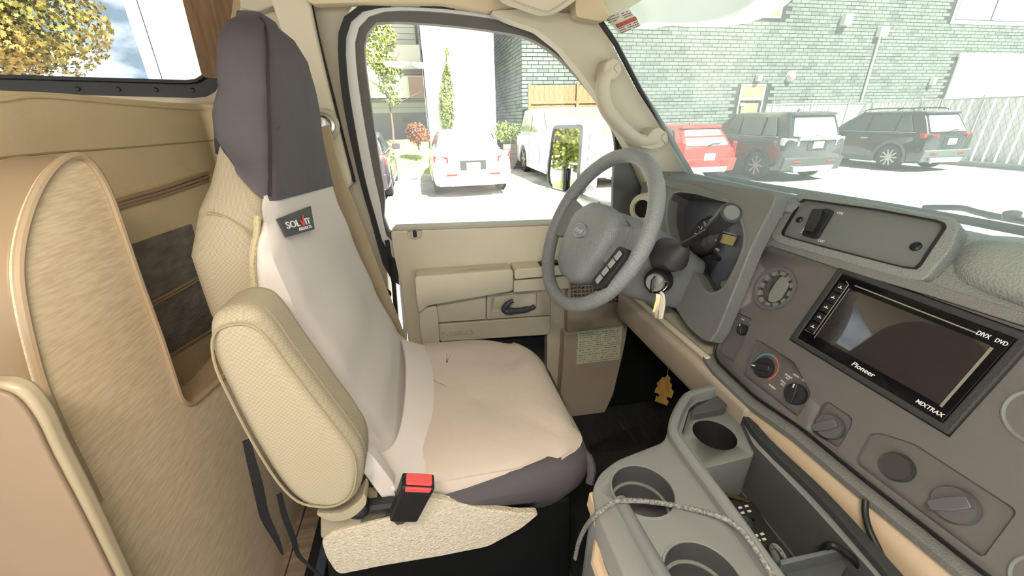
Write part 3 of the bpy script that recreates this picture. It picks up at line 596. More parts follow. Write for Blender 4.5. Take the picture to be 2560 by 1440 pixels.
tube('edge_bead', bd, .0045, bead, wp, n=8)
be = thing('bench_end_panel', 'low rounded tan panel at the bottom left corner in front of the wood partition', 'panel', (-.45, .37, FZ))
BY = .35
bo = spline(PL([(-560, 1000), (-300, 990), (-60, 978), (0, 984), (42, 1008), (84, 1064), (124, 1146), (200, 1288), (276, 1440), (322, 1535)], Y=BY), 4)
bo = bo + [Vector((bo[-1].x, BY, FZ)), Vector((bo[0].x, BY, FZ))]
prism('panel_face', bo, (0, .006, 0), panel_brown, be, bevel=.003)
cb_ = Vector((bo[0].x, BY, FZ))
prism('edge_band', [Vector((cb_.x + (p.x - cb_.x) * 1.0 + (.003 if p.x > cb_.x + .05 else 0), p.y + .006, p.z + .002)) for p in bo], (0, .017, 0), M('edge_pale', (178, 164, 138), .35), be, bevel=.006, seg=3)
BX = -.58
bb = thing('dinette_bench', 'tan vinyl bench back with grey fleece pockets behind the wood partition', 'bench', (BX, 1.05, FZ))
tp = spline(PL([(-120, 215), (0, 226), (150, 233), (300, 246), (420, 256), (545, 262), (640, 268)], X=BX), 4)
tp = [Vector((p.x, min(p.y, WY - .005), p.z)) for p in tp]
prism('bench_board', tp + [Vector((BX, WY - .005, FZ)), Vector((BX, tp[0].y, FZ))], (-.10, 0, 0), tan_vinyl, bb, bevel=.02, seg=4)
tube('top_piping', spline(PL([(-120, 252), (0, 250), (80, 240), (180, 246), (300, 258), (420, 268), (545, 276)], X=BX + .002), 4), .003, tan_vinyl, bb, n=8)
tube('upper_seam', spline(PL([(-100, 410), (0, 395), (150, 380), (300, 370), (545, 350)], X=BX + .001), 4), .0016, M('vinyl_seam', (176, 154, 116), .6), bb, n=6)
for k, off in ((0, 0), (1, 10), (2, 19)):
    tube('pocket_trim', spline(PL([(240, 518 + off), (330, 492 + off), (420, 466 + off), (520, 432 + off)], X=BX + .004 - k * .001), 4), .0042, edge_vinyl, bb, n=8)
jb = []
a, b2 = P(275, 487, X=BX + .001), P(520, 424, X=BX + .001)
for i in range(46): jb.append((a.lerp(b2, i / 45), (0, .0016, 0), (0, 0, .0008), (.0006, 0, 0)))
tag(join_boxes('stitching', jb, M('stitch', (232, 214, 160), .7), bb), kind='stuff')
prism('fleece_pocket', PL([(300, 622), (480, 560), (520, 690), (355, 760)], X=BX + .004), (-.006, 0, 0), fleece, bb, bevel=.002)
prism('fleece_pocket', PL([(350, 778), (520, 690), (560, 800), (400, 912)], X=BX + .003), (-.005, 0, 0), fleece, bb, bevel=.002)
for pts in ([(350, 772), (420, 735), (500, 690)], [(350, 780), (420, 743), (500, 698)], [(395, 908), (460, 868), (545, 815)]):
    tube('pocket_binding', PL(pts, X=BX + .006), .0035, edge_vinyl, bb, n=8)
a, b2 = P(450, 1005, X=BX + .002), P(530, 925, X=BX + .002)
tag(join_boxes('stitching', [(a.lerp(b2, i / 24), (0, .0016, 0), (0, 0, .0012), (.0006, 0, 0)) for i in range(25)], MATS['stitch'], bb), kind='stuff')
# ================================================================== dashboard
BN = Vector((-1, 0, .4)).normalized(); BU = Vector((.4, 0, 1)).normalized(); BR = Vector((0, -1, 0))
BP = (Vector((.60, 0, 1.2)), BN)
def B(u, v, d=0): return P(u, v, pl=BP) + BN * d
def BL_(pts, d=0): return [B(u, v, d) for u, v in pts]
da = thing('dashboard', 'grey moulded dashboard with tan lower half', 'dashboard', (.7, .5, 1.0))
# upper pad: profile swept across the cab, with the raised switch pod in the middle
def sweep(name, prof, y0, y1, mat, n=2, bevel=.008, seg=3):
    return prism(name, [Vector((x, y0, z)) for x, z in prof], (0, y1 - y0, 0), mat, da, bevel=bevel, seg=seg)
yA = .70
sweep('upper_pad', [(.74, 1.40), (.712, 1.474), (.724, 1.486), (.735, 1.492), (.79, 1.552), (.83, 1.55), (.90, 1.50), (.90, 1.40)], -.6, yA, pad_m, bevel=.010)
loft('cluster_top', [[Vector((x0, y, 1.53)), Vector((x0, y, 1.546)), Vector((x0 + .03, y, 1.557)), Vector((.79, y, 1.556)), Vector((.84, y, 1.54)), Vector((.90, y, 1.50)), Vector((.90, y, 1.48))] for y, x0 in ((1.16, .665), (1.0, .665), (.82, .668), (.76, .68), (.72, .705), (.685, .74))], dash, da)
# cluster surround: a panel with the big opening
DPn = Vector((-1, 0, .30)).normalized(); DP = (Vector((.645, 0, 1.45)), DPn)
def D(u, v, d=0): return P(u, v, pl=DP) + DPn * d
c_in = spline([D(*q) for q in [(1672, 500), (1690, 480), (1740, 484), (1800, 494), (1832, 516), (1856, 556), (1862, 604), (1846, 654), (1818, 708), (1800, 728), (1776, 734), (1756, 718), (1742, 690), (1712, 652), (1680, 600), (1668, 550)]], 3, True)
cc = sum(c_in, Vector()) / len(c_in); DX, DU = Vector((0, -1, 0)), Vector((.287, 0, .958))
c_in = radial(c_in, cc, 64, DX, DU)
c_out = radial([D(*q) for q in [(1632, 500), (1660, 466), (1694, 446), (1760, 452), (1860, 468), (1944, 480), (1930, 520), (1902, 572), (1876, 625), (1838, 720), (1790, 838), (1768, 862), (1720, 820), (1640, 700), (1600, 600)]], cc, 64, DX, DU)
ringframe('cluster_surround', c_in, c_out, DPn * -.035, dash, da, bevel=.004)
ringframe('cluster_lip', [cc + (p - cc) * .985 + DPn * .002 for p in c_in], [cc + (p - cc) * 1.03 + DPn * .002 for p in c_in], DPn * -.006, M('lip_grey', (120, 122, 120), .45), da)
loft('cluster_tunnel', [c_in, [p - DPn * .10 + Vector((0, .0, -.01)) for p in c_in]], M('tunnel_dark', (84, 82, 82), .7), da, caps=False)
# instrument cluster
ic = prism('instrument_face', [cc + (p - cc) * 1.1 - DPn * .060 for p in c_in], DPn * -.004, M('cluster_face', (84, 88, 98), .35), da, bevel=0)
gc = P(1768, 590, pl=(cc - DPn * .056, DPn)); icn = DPn
lathe('tachometer', gc, icn, [(.052, 0), (.052, .006), (.047, .008), (.045, .002), (0, .002)], M('gauge_black', (60, 58, 62), .4), ic, n=32)
for i in range(9):
    a = math.radians(215 - i * 27); c = gc + (DX * math.cos(a) + DU * math.sin(a)) * .040 + icn * .004
    e = (DX * math.cos(a) + DU * math.sin(a)); f = icn.cross(e)
    join_boxes('gauge_tick', [(c, e * .004, f * .0008, icn * .0004)], MATS['print_white'] if i else M('tick_red', (200, 60, 60), .6), ic)
for i, s in enumerate('1234'):
    a = math.radians(188 - i * 27); text('numeral', s, gc + (DX * math.cos(a) + DU * math.sin(a)) * .029 + icn * .004 - DX * .003, DX, DU, .011, print_w, ic)
def CF(u, v, d=.004): return P(u, v, pl=(cc - DPn * .060, DPn)) + icn * d
prism('odometer_screen', [CF(*q) for q in [(1806, 584), (1846, 594), (1836, 616), (1796, 606)]], icn * .002, M('lcd_amber', (176, 160, 104), .3), ic, bevel=0)
e = (CF(1822, 634) - CF(1784, 620)).normalized()
text('numeral', '123456', CF(1784, 622, .006), DX, DU, .009, print_w, ic)
prism('cluster_strip', [CF(*q) for q in [(1790, 574), (1848, 588), (1847, 591), (1789, 577)]], icn * .002, M('strip_grey', (140, 146, 152), .5), ic, bevel=0)
prism('gear_strip', [CF(*q) for q in [(1766, 588), (1776, 590), (1764, 618), (1756, 614)]], icn * .002, M('strip_blue', (96, 104, 118), .5), ic, bevel=0)
tube('trip_stem', [CF(1800, 650, .0), CF(1798, 648, .03)], .004, black_pl, ic, n=8)
prism('cluster_shelf', rnd([D(*q, -.045) for q in [(1762, 694), (1826, 676), (1816, 712), (1790, 728), (1764, 716)]], .006), DPn * -.03, M('shelf_grey', (122, 126, 120), .5), da, bevel=.006)
# centre bezel with its recesses
bz = [(1928, 612), (2096, 668), (2330, 738), (2560, 812), (2760, 880), (2760, 1640), (2458, 1432), (2300, 1308), (2144, 1186), (2000, 1068), (1885, 990), (1795, 905), (1785, 880), (1800, 830), (1888, 634), (1905, 616)]
bo_ = [B(u, v) for u, v in bz]
bez = prism('centre_bezel', rnd(bo_, .012), BN * -.03, bezel_m, da, bevel=.004)
fanp = [(1836, 778), (1880, 797), (1868, 830), (1835, 907), (1794, 880), (1800, 850)]
tmpp = [(1886, 850), (1902, 852), (1985, 904), (2024, 975), (2026, 990), (1994, 1043), (1856, 936), (1858, 918)]
ou1 = [(2056, 1008), (2072, 1004), (2130, 1042), (2131, 1060), (2098, 1120), (2030, 1082), (2030, 1060)]
ou2 = [(2172, 1084), (2200, 1082), (2285, 1108), (2536, 1270), (2540, 1285), (2462, 1390), (2448, 1390), (2142, 1160), (2140, 1145)]
cut(bez, [cutter(rnd([B(u, v, .01) for u, v in pp], .006), BN * -.019, da) for pp in (fanp, tmpp, ou1, ou2)] + [cutter(circ(B(1936, 722, .01), BR, BU, .0415, 40), BN * -.035, da)])
bp_in = M('pocket_grey', (84, 83, 82), .55)
prism('bezel_backing', rnd([p - BN * .0092 for p in bo_], .012), BN * -.004, bp_in, da, bevel=0)
cut(da.children[-1], [cutter(circ(B(1936, 722, .0), BR, BU, .0405, 40), BN * -.035, da)])
ou_m = tube('bezel_seam', rnd([p + BN * .0005 for p in bo_], .012), .0022, black, da, n=6, closed=True)
prism('bezel_border', rnd(BL_([(1900, 590), (1930, 582), (2100, 640), (2330, 710), (2560, 782), (2760, 850), (2760, 884), (2560, 816), (2330, 742), (2096, 672), (1928, 615), (1905, 620)], .006), .006), BN * -.04, dash, da, bevel=.005)
# lower lip of the bezel
lip = [B(u, v) for u, v in [(1770, 885), (1795, 920), (1885, 1003), (2000, 1082), (2144, 1200), (2300, 1322), (2458, 1447), (2700, 1640)]]
loft('lower_lip', [[p + Vector((.004, 0, .0)), p + Vector((-.012, 0, -.006)), p + Vector((-.010, 0, -.016)), p + Vector((.010, 0, -.026)), p + Vector((.05, 0, -.02)), p + Vector((.05, 0, 0))] for p in lip], dash, da)
# round vent
vt = lathe('air_vent', B(1936, 722, -.028), BN, [(.041, 0), (.041, .027), (.045, .030), (.045, .032), (.039, .032), (.037, .026), (.037, 0)], M('vent_grey', (100, 100, 98), .45), da, n=40, caps=False)
for i in range(12):
    a = 2 * math.pi * i / 12 + .12; e = BR * math.cos(a) + BU * math.sin(a); f = BN.cross(e)
    prism('vent_tab', [B(1936, 722, .0) + e * .0295 - f * .0052, B(1936, 722, .0) + e * .0295 + f * .0052, B(1936, 722, .0) + e * .0375 + f * .0062, B(1936, 722, .0) + e * .0375 - f * .0062], BN * -.008, M('tab_grey', (126, 126, 124), .45), vt, bevel=.0008)
lathe('vent_well', B(1936, 722, -.03), BN, [(.037, .02), (.036, 0), (0, -.002)], black_pl, vt, n=32, caps=False)
lathe('vent_ball', B(1940, 722, -.026), BN, [(.030, 0), (.030, .006), (.026, .014), (.018, .019), (0, .021)], M('ball_grey', (66, 66, 66), .4), vt, n=32)
prism('vent_flap', rnd([B(1936, 722, -.006) + BR * a + BU * b_ for a, b_ in ((-.006, .030), (.010, .028), (.020, .018), (.022, -.012), (.012, -.026), (-.002, -.028), (-.010, -.012), (-.010, .018))], .006), BN * .006 + BR * .004, M('flap_grey', (128, 132, 126), .4), vt, bevel=.002)
# knobs
knob_m = M('knob_black', (46, 46, 50), .3)
def knob(u, v, r, ang, mat, name='control_knob', h=.016, d=-.008, mark=True):
    c = B(u, v, d); kn = lathe(name, c, BN, [(r, 0), (r, h * .45), (r * .93, h * .6), (0, h * .6)], mat, da, n=28)
    a = math.radians(ang); e = BR * math.cos(a) + BU * math.sin(a); f = BN.cross(e)
    prism('knob_grip', rnd([c + e * r * .98 - f * r * .26, c + e * r * .98 + f * r * .26, c + f * r * .36, c - e * r * .9 + f * r * .30, c - e * r * .9 - f * r * .30, c - f * r * .36], r * .15), BN * h, mat, kn, bevel=.0015)
    if mark: join_boxes('pointer_mark', [(c + e * r * .7 + BN * (h + .0002), e * r * .18, f * r * .06, BN * .0002)], print_w, kn)
    return kn
knob(1852, 823, .012, 120, knob_m, 'fan_knob', .012)
knob(1905, 918, .020, 205, knob_m, 'temperature_knob', .014)
knob(1985, 984, .019, 105, knob_m, 'mode_knob', .016)
clear_m = M('knob_smoke', (92, 92, 92), .2, spec=.6)
knob(2072, 1066, .020, 235, clear_m, 'outlet_cap', .020, mark=False)
knob(2386, 1262, .022, 235, clear_m, 'outlet_cap', .022, mark=False)
lathe('blank_cover', B(2238, 1166, -.009), BN, [(.0195, 0), (.0195, .008), (.0185, .010), (.0175, .0085), (0, .0085)], M('cap_grey', (66, 65, 64), .35), da, n=32)
for a0, a1, col, nm in ((205, 85, (96, 150, 168), 'cool_arc'), (85, -45, (204, 96, 92), 'warm_arc')):
    c = B(1908, 914, -.0088); v_, f_ = [], []
    for i in range(15):
        a = math.radians(a0 + (a1 - a0) * i / 14); e = BR * math.cos(a) + BU * math.sin(a)
        v_ += [c + e * .0235, c + e * .0262]
        if i: f_.append([2 * i - 2, 2 * i - 1, 2 * i + 1, 2 * i])
    obj(nm, [p + BN * .0006 for p in v_], f_, M(nm, col, .6), da, smooth=False)
for s, u, v, sz in (('WARM', 1913, 960, .0052), ('NORM', 1954, 934, .0052), ('A/C', 1955, 942, .0052), ('MAX', 1943, 950, .0052), ('A/C', 1943, 958, .0052), ('VENT', 1974, 934, .0052), ('OFF', 1995, 947, .0052), ('FLR', 2011, 961, .0052), ('MIX', 2017, 982, .0052), ('FAN', 1846, 795, .0038), ('HI', 1866, 806, .0038)):
    text('panel_lettering', s, B(u, v, -.0084), BR, BU, sz, print_w, da, ext=.0003)
# large vent ring entering at the right edge
for u, v, r in ((2612, 1046, .034), (2625, 1470, .03)):
    lathe('air_vent', B(u, v, -.004), BN, [(r, 0), (r, .006), (r * .94, .008), (r * .88, .004), (r * .86, -.01), (0, -.012)], M('vent_ring', (140, 142, 140), .4), da, n=36, caps=False)
# switch pod above the bezel
CN = Vector((-1, 0, .65)).normalized(); CU = Vector((.65, 0, 1)).normalized(); CP = (Vector((.72, 0, 1.487)), CN)
def Cq(u, v, d=0): return P(u, v, pl=CP) + CN * d
pod_o = rnd([Cq(*q) for q in [(1928, 598), (1988, 498), (2004, 486), (2200, 514), (2392, 552), (2408, 566), (2385, 630), (2322, 704), (2300, 712), (2130, 664), (1950, 612)]], .010)
pod_i = rnd([Cq(*q) for q in [(1962, 590), (2010, 508), (2020, 505), (2200, 532), (2360, 562), (2370, 574), (2304, 674), (2290, 682), (2130, 640), (1966, 596)]], .006)
pcn = sum(pod_i, Vector()) / len(pod_i)
ringframe('pod_surround', [p + CN * .010 for p in radial(pod_i, pcn, 96, BR, CU)], [p + CN * .010 for p in radial(pod_o, pcn, 96, BR, CU)], CN * -.05, M('pod_grey', (134, 138, 135), .6, bump=('voronoi', 420, .4)), da, bevel=.003)
ringframe('pod_rim', [pcn + (p - pcn) * .985 + CN * .0115 for p in radial(pod_i, pcn, 96, BR, CU)], [pcn + (p - pcn) * 1.02 + CN * .0115 for p in radial(pod_i, pcn, 96, BR, CU)], CN * -.004, black_pl, da)
sp_ = prism('switch_plate', [p + CN * .004 for p in pod_i], CN * -.008, M('plate_grey', (112, 115, 113), .6), da, bevel=.001)
screw(Cq(2002, 552, .004), CN, .0065, sp_); screw(Cq(2293, 620, .004), CN, .0075, sp_)
rb = [Cq(*q, .004) for q in [(2048, 532), (2088, 530), (2056, 598), (2044, 600), (2012, 594)]]
prism('switch_housing', rnd([Cq(*q, .004) for q in [(2042, 529), (2078, 527), (2090, 533), (2052, 598), (2040, 601), (2010, 592)]], .003), CN * .006, black_pl, sp_, bevel=.002)
prism('rocker', rnd([Cq(*q, .010) for q in [(2042, 532), (2068, 534), (2056, 566), (2040, 590), (2020, 586), (2030, 560)]], .003), CN * .007, knob_m, sp_, bevel=.002)
text('panel_lettering', 'ON', Cq(2094, 537, .0046), BR, CU, .007, print_w, sp_)
text('panel_lettering', 'OFF', Cq(2046, 606, .0046), BR, CU, .007, print_w, sp_)
a, b2 = Cq(2002, 590, .0046), Cq(2046, 528, .0046); dv = (b2 - a)
tag(join_boxes('fine_print', [(a.lerp(b2, (i + .5) / 16), dv.normalized() * .0012, dv.cross(CN).normalized() * .0012, CN * .0002) for i in range(16) if i % 5], print_w, sp_), kind='stuff')
# the pad right of the pod: a raised passenger hump
hump = [[Vector((x, y, z)) for x, z in prof] for y, prof in ((.46, [(.82, 1.44), (.785, 1.50), (.80, 1.535), (.82, 1.548), (.86, 1.54), (.88, 1.44)]), (.405, [(.80, 1.44), (.735, 1.494), (.75, 1.528), (.785, 1.558), (.85, 1.556), (.88, 1.44)]), (.37, [(.80, 1.44), (.712, 1.492), (.722, 1.532), (.765, 1.568), (.84, 1.566), (.88, 1.44)]), (.0, [(.80, 1.44), (.705, 1.49), (.712, 1.535), (.755, 1.572), (.84, 1.57), (.88, 1.44)]), (-.6, [(.80, 1.44), (.705, 1.49), (.712, 1.535), (.755, 1.572), (.84, 1.57), (.88, 1.44)]))]
loft('passenger_hump', hump, pad_m, da, sub=2)
tube('pad_edge_trim', spline([Vector((.845, 1.12, 1.548)), Vector((.85, .9, 1.55)), Vector((.855, .7, 1.555)), Vector((.86, .5, 1.558)), Vector((.85, .2, 1.56)), Vector((.84, -.2, 1.56))], 6), .007, rubber, da, n=8)
# left end of the dash: tan side vent
vp = P(1606, 522, Y=1.10)
lathe('side_vent', vp, (-.75, -.55, .1), [(.050, -.05), (.046, -.01), (.038, .004), (.027, .006), (.026, -.01)], tan_door, da, n=28, caps=False)
lathe('side_vent_well', vp, (-.75, -.55, .1), [(.027, -.004), (0, -.012)], black, da, n=20)
prism('dash_end', rnd([(.66, 1.13, 1.54), (.90, 1.13, 1.52), (.90, 1.13, 1.20), (.68, 1.13, 1.20), (.64, 1.13, 1.35)], .02), (0, .04, 0), dash, da, bevel=.006)
# tan lower half
sweep('knee_panel', [(.600, 1.192), (.585, 1.180), (.590, 1.115), (.605, 1.085), (.66, 1.075), (.80, 1.10), (.80, 1.192)], .52, 1.10, tan_dark, bevel=.010)
sweep('knee_ledge', [(.600, 1.190), (.592, 1.204), (.602, 1.212), (.612, 1.204), (.66, 1.21), (.66, 1.19)], .665, 1.085, tan_door, bevel=.004)
sweep('under_cluster', [(.66, 1.315), (.622, 1.30), (.612, 1.285), (.625, 1.225), (.66, 1.215), (.85, 1.22), (.85, 1.315)], .685, .80, dash, bevel=.012)
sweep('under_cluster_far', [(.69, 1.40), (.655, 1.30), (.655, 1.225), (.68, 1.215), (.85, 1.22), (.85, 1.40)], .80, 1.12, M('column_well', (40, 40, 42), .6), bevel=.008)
loft('engine_cover', [[Vector((.66, y, 1.205)), Vector((.618, y, 1.198)), Vector((.598, y, 1.18)), Vector((.590, y, 1.14)), Vector((.590, y, .80)), Vector((.9, y, .80)), Vector((.9, y, 1.205))] for y in (.60, .4, .2, 0, -.4)], M('tan_cover', (206, 184, 156), .5, bump=('noise', 220, .15)), da, bevel=.012, seg=3)
sweep('glove_box', [(.70, 1.47), (.605, 1.215), (.60, 1.0), (.60, .85), (.9, .85), (.9, 1.47)], -.6, .055, dash, bevel=.01)
# black firewall, pedals and wiring below
fw = thing('footwell', 'dark firewall and wiring below the dashboard', 'footwell', (.9, .9, FZ))
box('firewall', (.95, .45, FZ), (1.0, 1.22, 1.25), black, fw, bevel=0)
box('kick_wall', (.60, 1.16, FZ), (.98, 1.22, 1.2), black, fw, bevel=0)
box('brake_pedal', (.80, .74, .80), (.815, .84, .86), rubber, fw, bevel=.006)
tube('brake_arm', [(.81, .79, .84), (.86, .79, 1.0), (.88, .79, 1.15)], .009, dark_metal, fw, n=8)
box('accelerator_pedal', (.84, .62, .74), (.855, .68, .86), rubber, fw, bevel=.006)
tube('wire_loom', spline([(.80, 1.10, 1.08), (.76, 1.05, .98), (.80, .95, .92), (.86, .90, 1.0), (.88, .84, 1.1)], 5), .010, rubber, fw, n=8)
box('relay', (.78, 1.08, .95), (.82, 1.13, 1.0), black_pl, fw, bevel=.003)
join_boxes('relay_print', [((.7795, 1.105, .985), (.0004, 0, 0), (0, .018, 0), (0, 0, .002)), ((.7795, 1.105, .972), (.0004, 0, 0), (0, .01, 0), (0, 0, .002))], print_w, fw)
box('connector', (.69, .70, 1.055), (.72, .735, 1.075), black_pl, fw, bevel=.002)
mt_ = prism('floor_mat', rnd(PL([(1470, 1120), (1560, 1075), (1600, 1070), (1605, 1110), (1560, 1122), (1480, 1130)], Z=FZ + .004), .02), (0, 0, .008), M('mat_black', (36, 36, 36), .8, bump=('wave', 120, .6)), bevel=.003)
tag(mt_, 'small black ribbed mat on the floor below the pedals', 'floor mat')
# ================================================================== head unit
hu = thing('car_stereo', 'black double-height touchscreen stereo in the centre bezel', 'car stereo', B(2180, 870))
ho = BL_([(2094, 670), (2600, 832), (2371, 1088), (1984, 856)])
hc = sum(ho, Vector()) / 4
# true rectangle aligned with the dash
wS, hS = .252, .153
hc = (B(2094, 670) + B(2371, 1088) + B(1984, 856) + B(2600, 832)) / 4
def H(a, b_, d=0): return hc + BR * a * wS / 2 + BU * b_ * hS / 2 + BN * d
ringframe('stereo_surround', [H(a * .90, b_ * .86, .006) for a, b_ in ((-1, -1), (1, -1), (1, 1), (-1, 1))], [H(a, b_, .006) for a, b_ in ((-1, -1), (1, -1), (1, 1), (-1, 1))], BN * -.012, M('surround_black', (54, 54, 54), .6, bump=('noise', 300, .2)), hu, bevel=.003)
tube('surround_seam', [H(a, b_, .001) for a, b_ in ((-1, -1), (1, -1), (1, 1), (-1, 1))], .0018, black, hu, n=6, closed=True)
prism('face_glass', [H(a * .90, b_ * .86, .002) for a, b_ in ((-1, -1), (1, -1), (1, 1), (-1, 1))], BN * .004, M('stereo_gloss', (14, 14, 16), .12, spec=.5), hu, bevel=.001)
prism('screen', [H(a, b_, .0062) for a, b_ in ((-.68, -.62), (.80, -.62), (.80, .62), (-.68, .62))], BN * .0008, M('screen_glass', (50, 46, 44), .03, spec=1.0, coat=1), hu, bevel=0)
for a0, b0_, a1, b1_ in ((.80, -.64, .825, .60), (-.70, -.68, -.69, .62)):
    prism('screen_edge', [H(a0, b0_, .0062), H(a1, b0_, .0062), H(a1, b1_, .0062), H(a0, b1_, .0062)], BN * .0008, M('edge_silver', (176, 172, 160), .3, metal=.6), hu, bevel=0)
prism('disc_slot', [H(-.66, .71, .0062), H(.64, .71, .0062), H(.64, .735, .0062), H(-.66, .735, .0062)], BN * .0006, MATS['edge_silver'], hu, bevel=0)
for i in range(5):
    b_ = .56 - i * .26
    bt = prism('stereo_button', [H(-.86, b_ - .11, .0062), H(-.745, b_ - .11, .0062), H(-.745, b_ + .11, .0062), H(-.86, b_ + .11, .0062)], BN * .0014, M('button_black', (36, 36, 38), .3), hu, bevel=.0006)
    join_boxes('button_mark', [(H(-.80, b_, .0078), BR * .0035, BU * .0007, BN * .0002), (H(-.80, b_ + .02, .0078), BR * .0007, BU * .002, BN * .0002)], print_w, bt)
tube('button_frame', [H(-.87, -.62, .0064), H(-.735, -.62, .0064), H(-.735, .69, .0064), H(-.79, .74, .0064)], .0008, MATS['edge_silver'], hu, n=6)
text('lettering', 'Pioneer', H(-.12, -.79, .0064), BR, BU, .0105, print_w, hu, shear=.2, bold=.01, fit=.036)
text('lettering', 'MIXTRAX', H(.62, -.79, .0064), BR, BU, .0080, print_w, hu, shear=.15, bold=.01, fit=.033)
text('lettering', 'DIVX', H(.64, .70, .0064), BR, BU, .0085, print_w, hu, bold=.01, fit=.014)
text('lettering', 'DVD', H(.79, .70, .0064), BR, BU, .0075, print_w, hu, bold=.01, fit=.012)
# ================================================================== steering column, wheel, lever, keys
SC = Vector((.3683, .8389, 1.467)); al, be_ = .446, .113
SN = Vector((-math.cos(al) * math.cos(be_), -math.cos(al) * math.sin(be_), math.sin(al))); SE = Vector((0, 0, 1)).cross(SN).normalized(); SU = SN.cross(SE)
def S(a, b_, d=0): return SC + SE * a + SU * b_ + SN * d
sw = thing('steering_wheel', 'grey leather steering wheel with an oval emblem on the hub', 'steering wheel', S(0, -.19))
RR = .179
rim = [S(RR * math.cos(t), RR * math.sin(t)) for t in [2 * math.pi * i / 72 for i in range(72)]]
rings = []
for i, p in enumerate(rim):
    t = 2 * math.pi * i / 72; e = SE * math.cos(t) + SU * math.sin(t)
    rings.append([p + e * .0155 * math.cos(q) + SN * .0175 * math.sin(q) for q in [2 * math.pi * j / 16 for j in range(16)]])
loft('rim', rings, wheel_m, sw, loop=True)
def hubloop(s, d, yo=0): return spline([S(a * s, b_ * s + yo, d) for a, b_ in ((-.085, .045), (-.045, .078), (0, .084), (.045, .078), (.085, .045), (.088, .0), (.078, -.045), (.06, -.085), (.03, -.105), (0, -.108), (-.03, -.105), (-.06, -.085), (-.078, -.045), (-.088, 0))], 4, True)
loft('hub_pad', [*[hubloop(s_, d_, -.022) for s_, d_ in ((.86, -.045), (.98, -.02), (1.0, .0), (.96, .014), (.85, .024), (.6, .030), (.3, .032))]], wheel_m, sw)
for sgn in (-1, 1):
    loft('spoke', [[S(sgn * .07, .035, .004), S(sgn * .07, -.055, .004), S(sgn * .07, -.055, -.022), S(sgn * .07, .035, -.022)], [S(sgn * .12, .040, -.004), S(sgn * .12, -.050, -.004), S(sgn * .12, -.05, -.022), S(sgn * .12, .04, -.022)], [S(sgn * .172, .052, .004), S(sgn * .168, -.062, .004), S(sgn * .168, -.062, -.010), S(sgn * .172, .052, -.010)]], wheel_m, sw, bevel=.008, seg=3)
    loft('lower_spoke', [[S(sgn * .045, -.08, -.01), S(sgn * .02, -.09, -.01), S(sgn * .02, -.09, -.03), S(sgn * .045, -.08, -.03)], [S(sgn * .075, -.155, -.004), S(sgn * .045, -.168, -.004), S(sgn * .045, -.168, -.016), S(sgn * .075, -.155, -.016)]], wheel_m, sw, bevel=.006) if 0 else None
em = loft('emblem', [[S(.0 + .026 * math.cos(t), -.014 + .0175 * math.sin(t), .030) for t in [2 * math.pi * i / 32 for i in range(32)]], [S(.025 * math.cos(t), -.014 + .0165 * math.sin(t), .036) for t in [2 * math.pi * i / 32 for i in range(32)]]], M('emblem_rim', (150, 152, 154), .3, metal=.4), sw)
prism('emblem_oval', [S(.021 * math.cos(t), -.014 + .013 * math.sin(t), .0362) for t in [2 * math.pi * i / 32 for i in range(32)]], SN * .0006, M('emblem_fill', (128, 132, 136), .3), em, bevel=0)
text('emblem_script', 'Ford', S(-.0155, -.0195, .037), SE, SU, .0165, M('emblem_light', (196, 198, 200), .3), em, shear=.35, sx=.95)
for sgn in (1,):
    def SP(u, v, d): return P(u, v, pl=(SC + SN * d, SN))
    bt = prism('button_pod', rnd([SP(*q, .026) for q in ((1546, 614), (1568, 622), (1562, 642), (1508, 716), (1484, 726), (1477, 702))], .005), SN * -.03, black_pl, sw, bevel=.002)
    for k in range(4):
        t = k / 4; a = SP(1492, 706, .0262).lerp(SP(1556, 628, .0262), t); b2 = SP(1492, 706, .0262).lerp(SP(1556, 628, .0262), t + .22); sd_ = (b2 - a).cross(SN).normalized() * .0062
        prism('cruise_button', rnd([a - sd_, a + sd_, b2 + sd_, b2 - sd_], .002), SN * .003, M('cruise_grey', (150, 154, 156), .4), bt, bevel=.001)
tube('hub_seam', spline([S(-.066, .034, .016), S(-.080, .005, .013), S(-.085, -.03, .012), S(-.078, -.062, .013)], 4), .0014, black, sw, n=6)
prism('horn_mark', rnd([S(-.045, -.084, .0262), S(-.021, -.088, .0262), S(-.021, -.078, .0268), S(-.045, -.074, .0268)], .002), SN * .0008, M('mark_grey', (150, 152, 152), .5), sw, bevel=0)
sc_ = thing('steering_column', 'grey steering column shroud with gear lever and ignition', 'steering column', S(0, -.08, -.2))
def colring(d, wv, hv, sh=0): return [S(a, b_ + sh, d) for a, b_ in [(v.x, v.y) for v in rnd([(-wv, -hv, 0), (wv, -hv, 0), (wv * .9, hv, 0), (-wv * .9, hv, 0)], min(wv, hv) * .5, 5)]]
loft('shroud', [colring(-.05, .06, .07, -.02), colring(-.075, .078, .085, -.02), colring(-.13, .082, .088, -.02), colring(-.20, .078, .082, -.02), colring(-.30, .07, .07, -.02)], col_m, sc_)
l0, l1, l2, l3 = P(1688, 640, Y=.735), P(1712, 612, Y=.715), P(1782, 572, Y=.645), P(1822, 537, Y=.595)
loft('lever_boot', tube_rings([l0 + Vector((.0, .035, -.01)), l0, l0.lerp(l1, .55), l1], [.040, .034, .022, .010], 16), M('boot', (58, 58, 60), .5), sc_)
tube('lever_rod', [l0, l1, l2], [.009, .0075, .0075], black_pl, sc_, n=12)
kd = (l3 - l2).normalized()
kn = lathe('lever_knob', l2 - kd * .010, kd, [(.008, 0), (.012, .006), (.0145, .018), (.0165, .035), (.0185, .062), (.0195, .078), (.0185, .084), (.0145, .084)], M('lever_black', (52, 52, 54), .4), sc_, n=28)
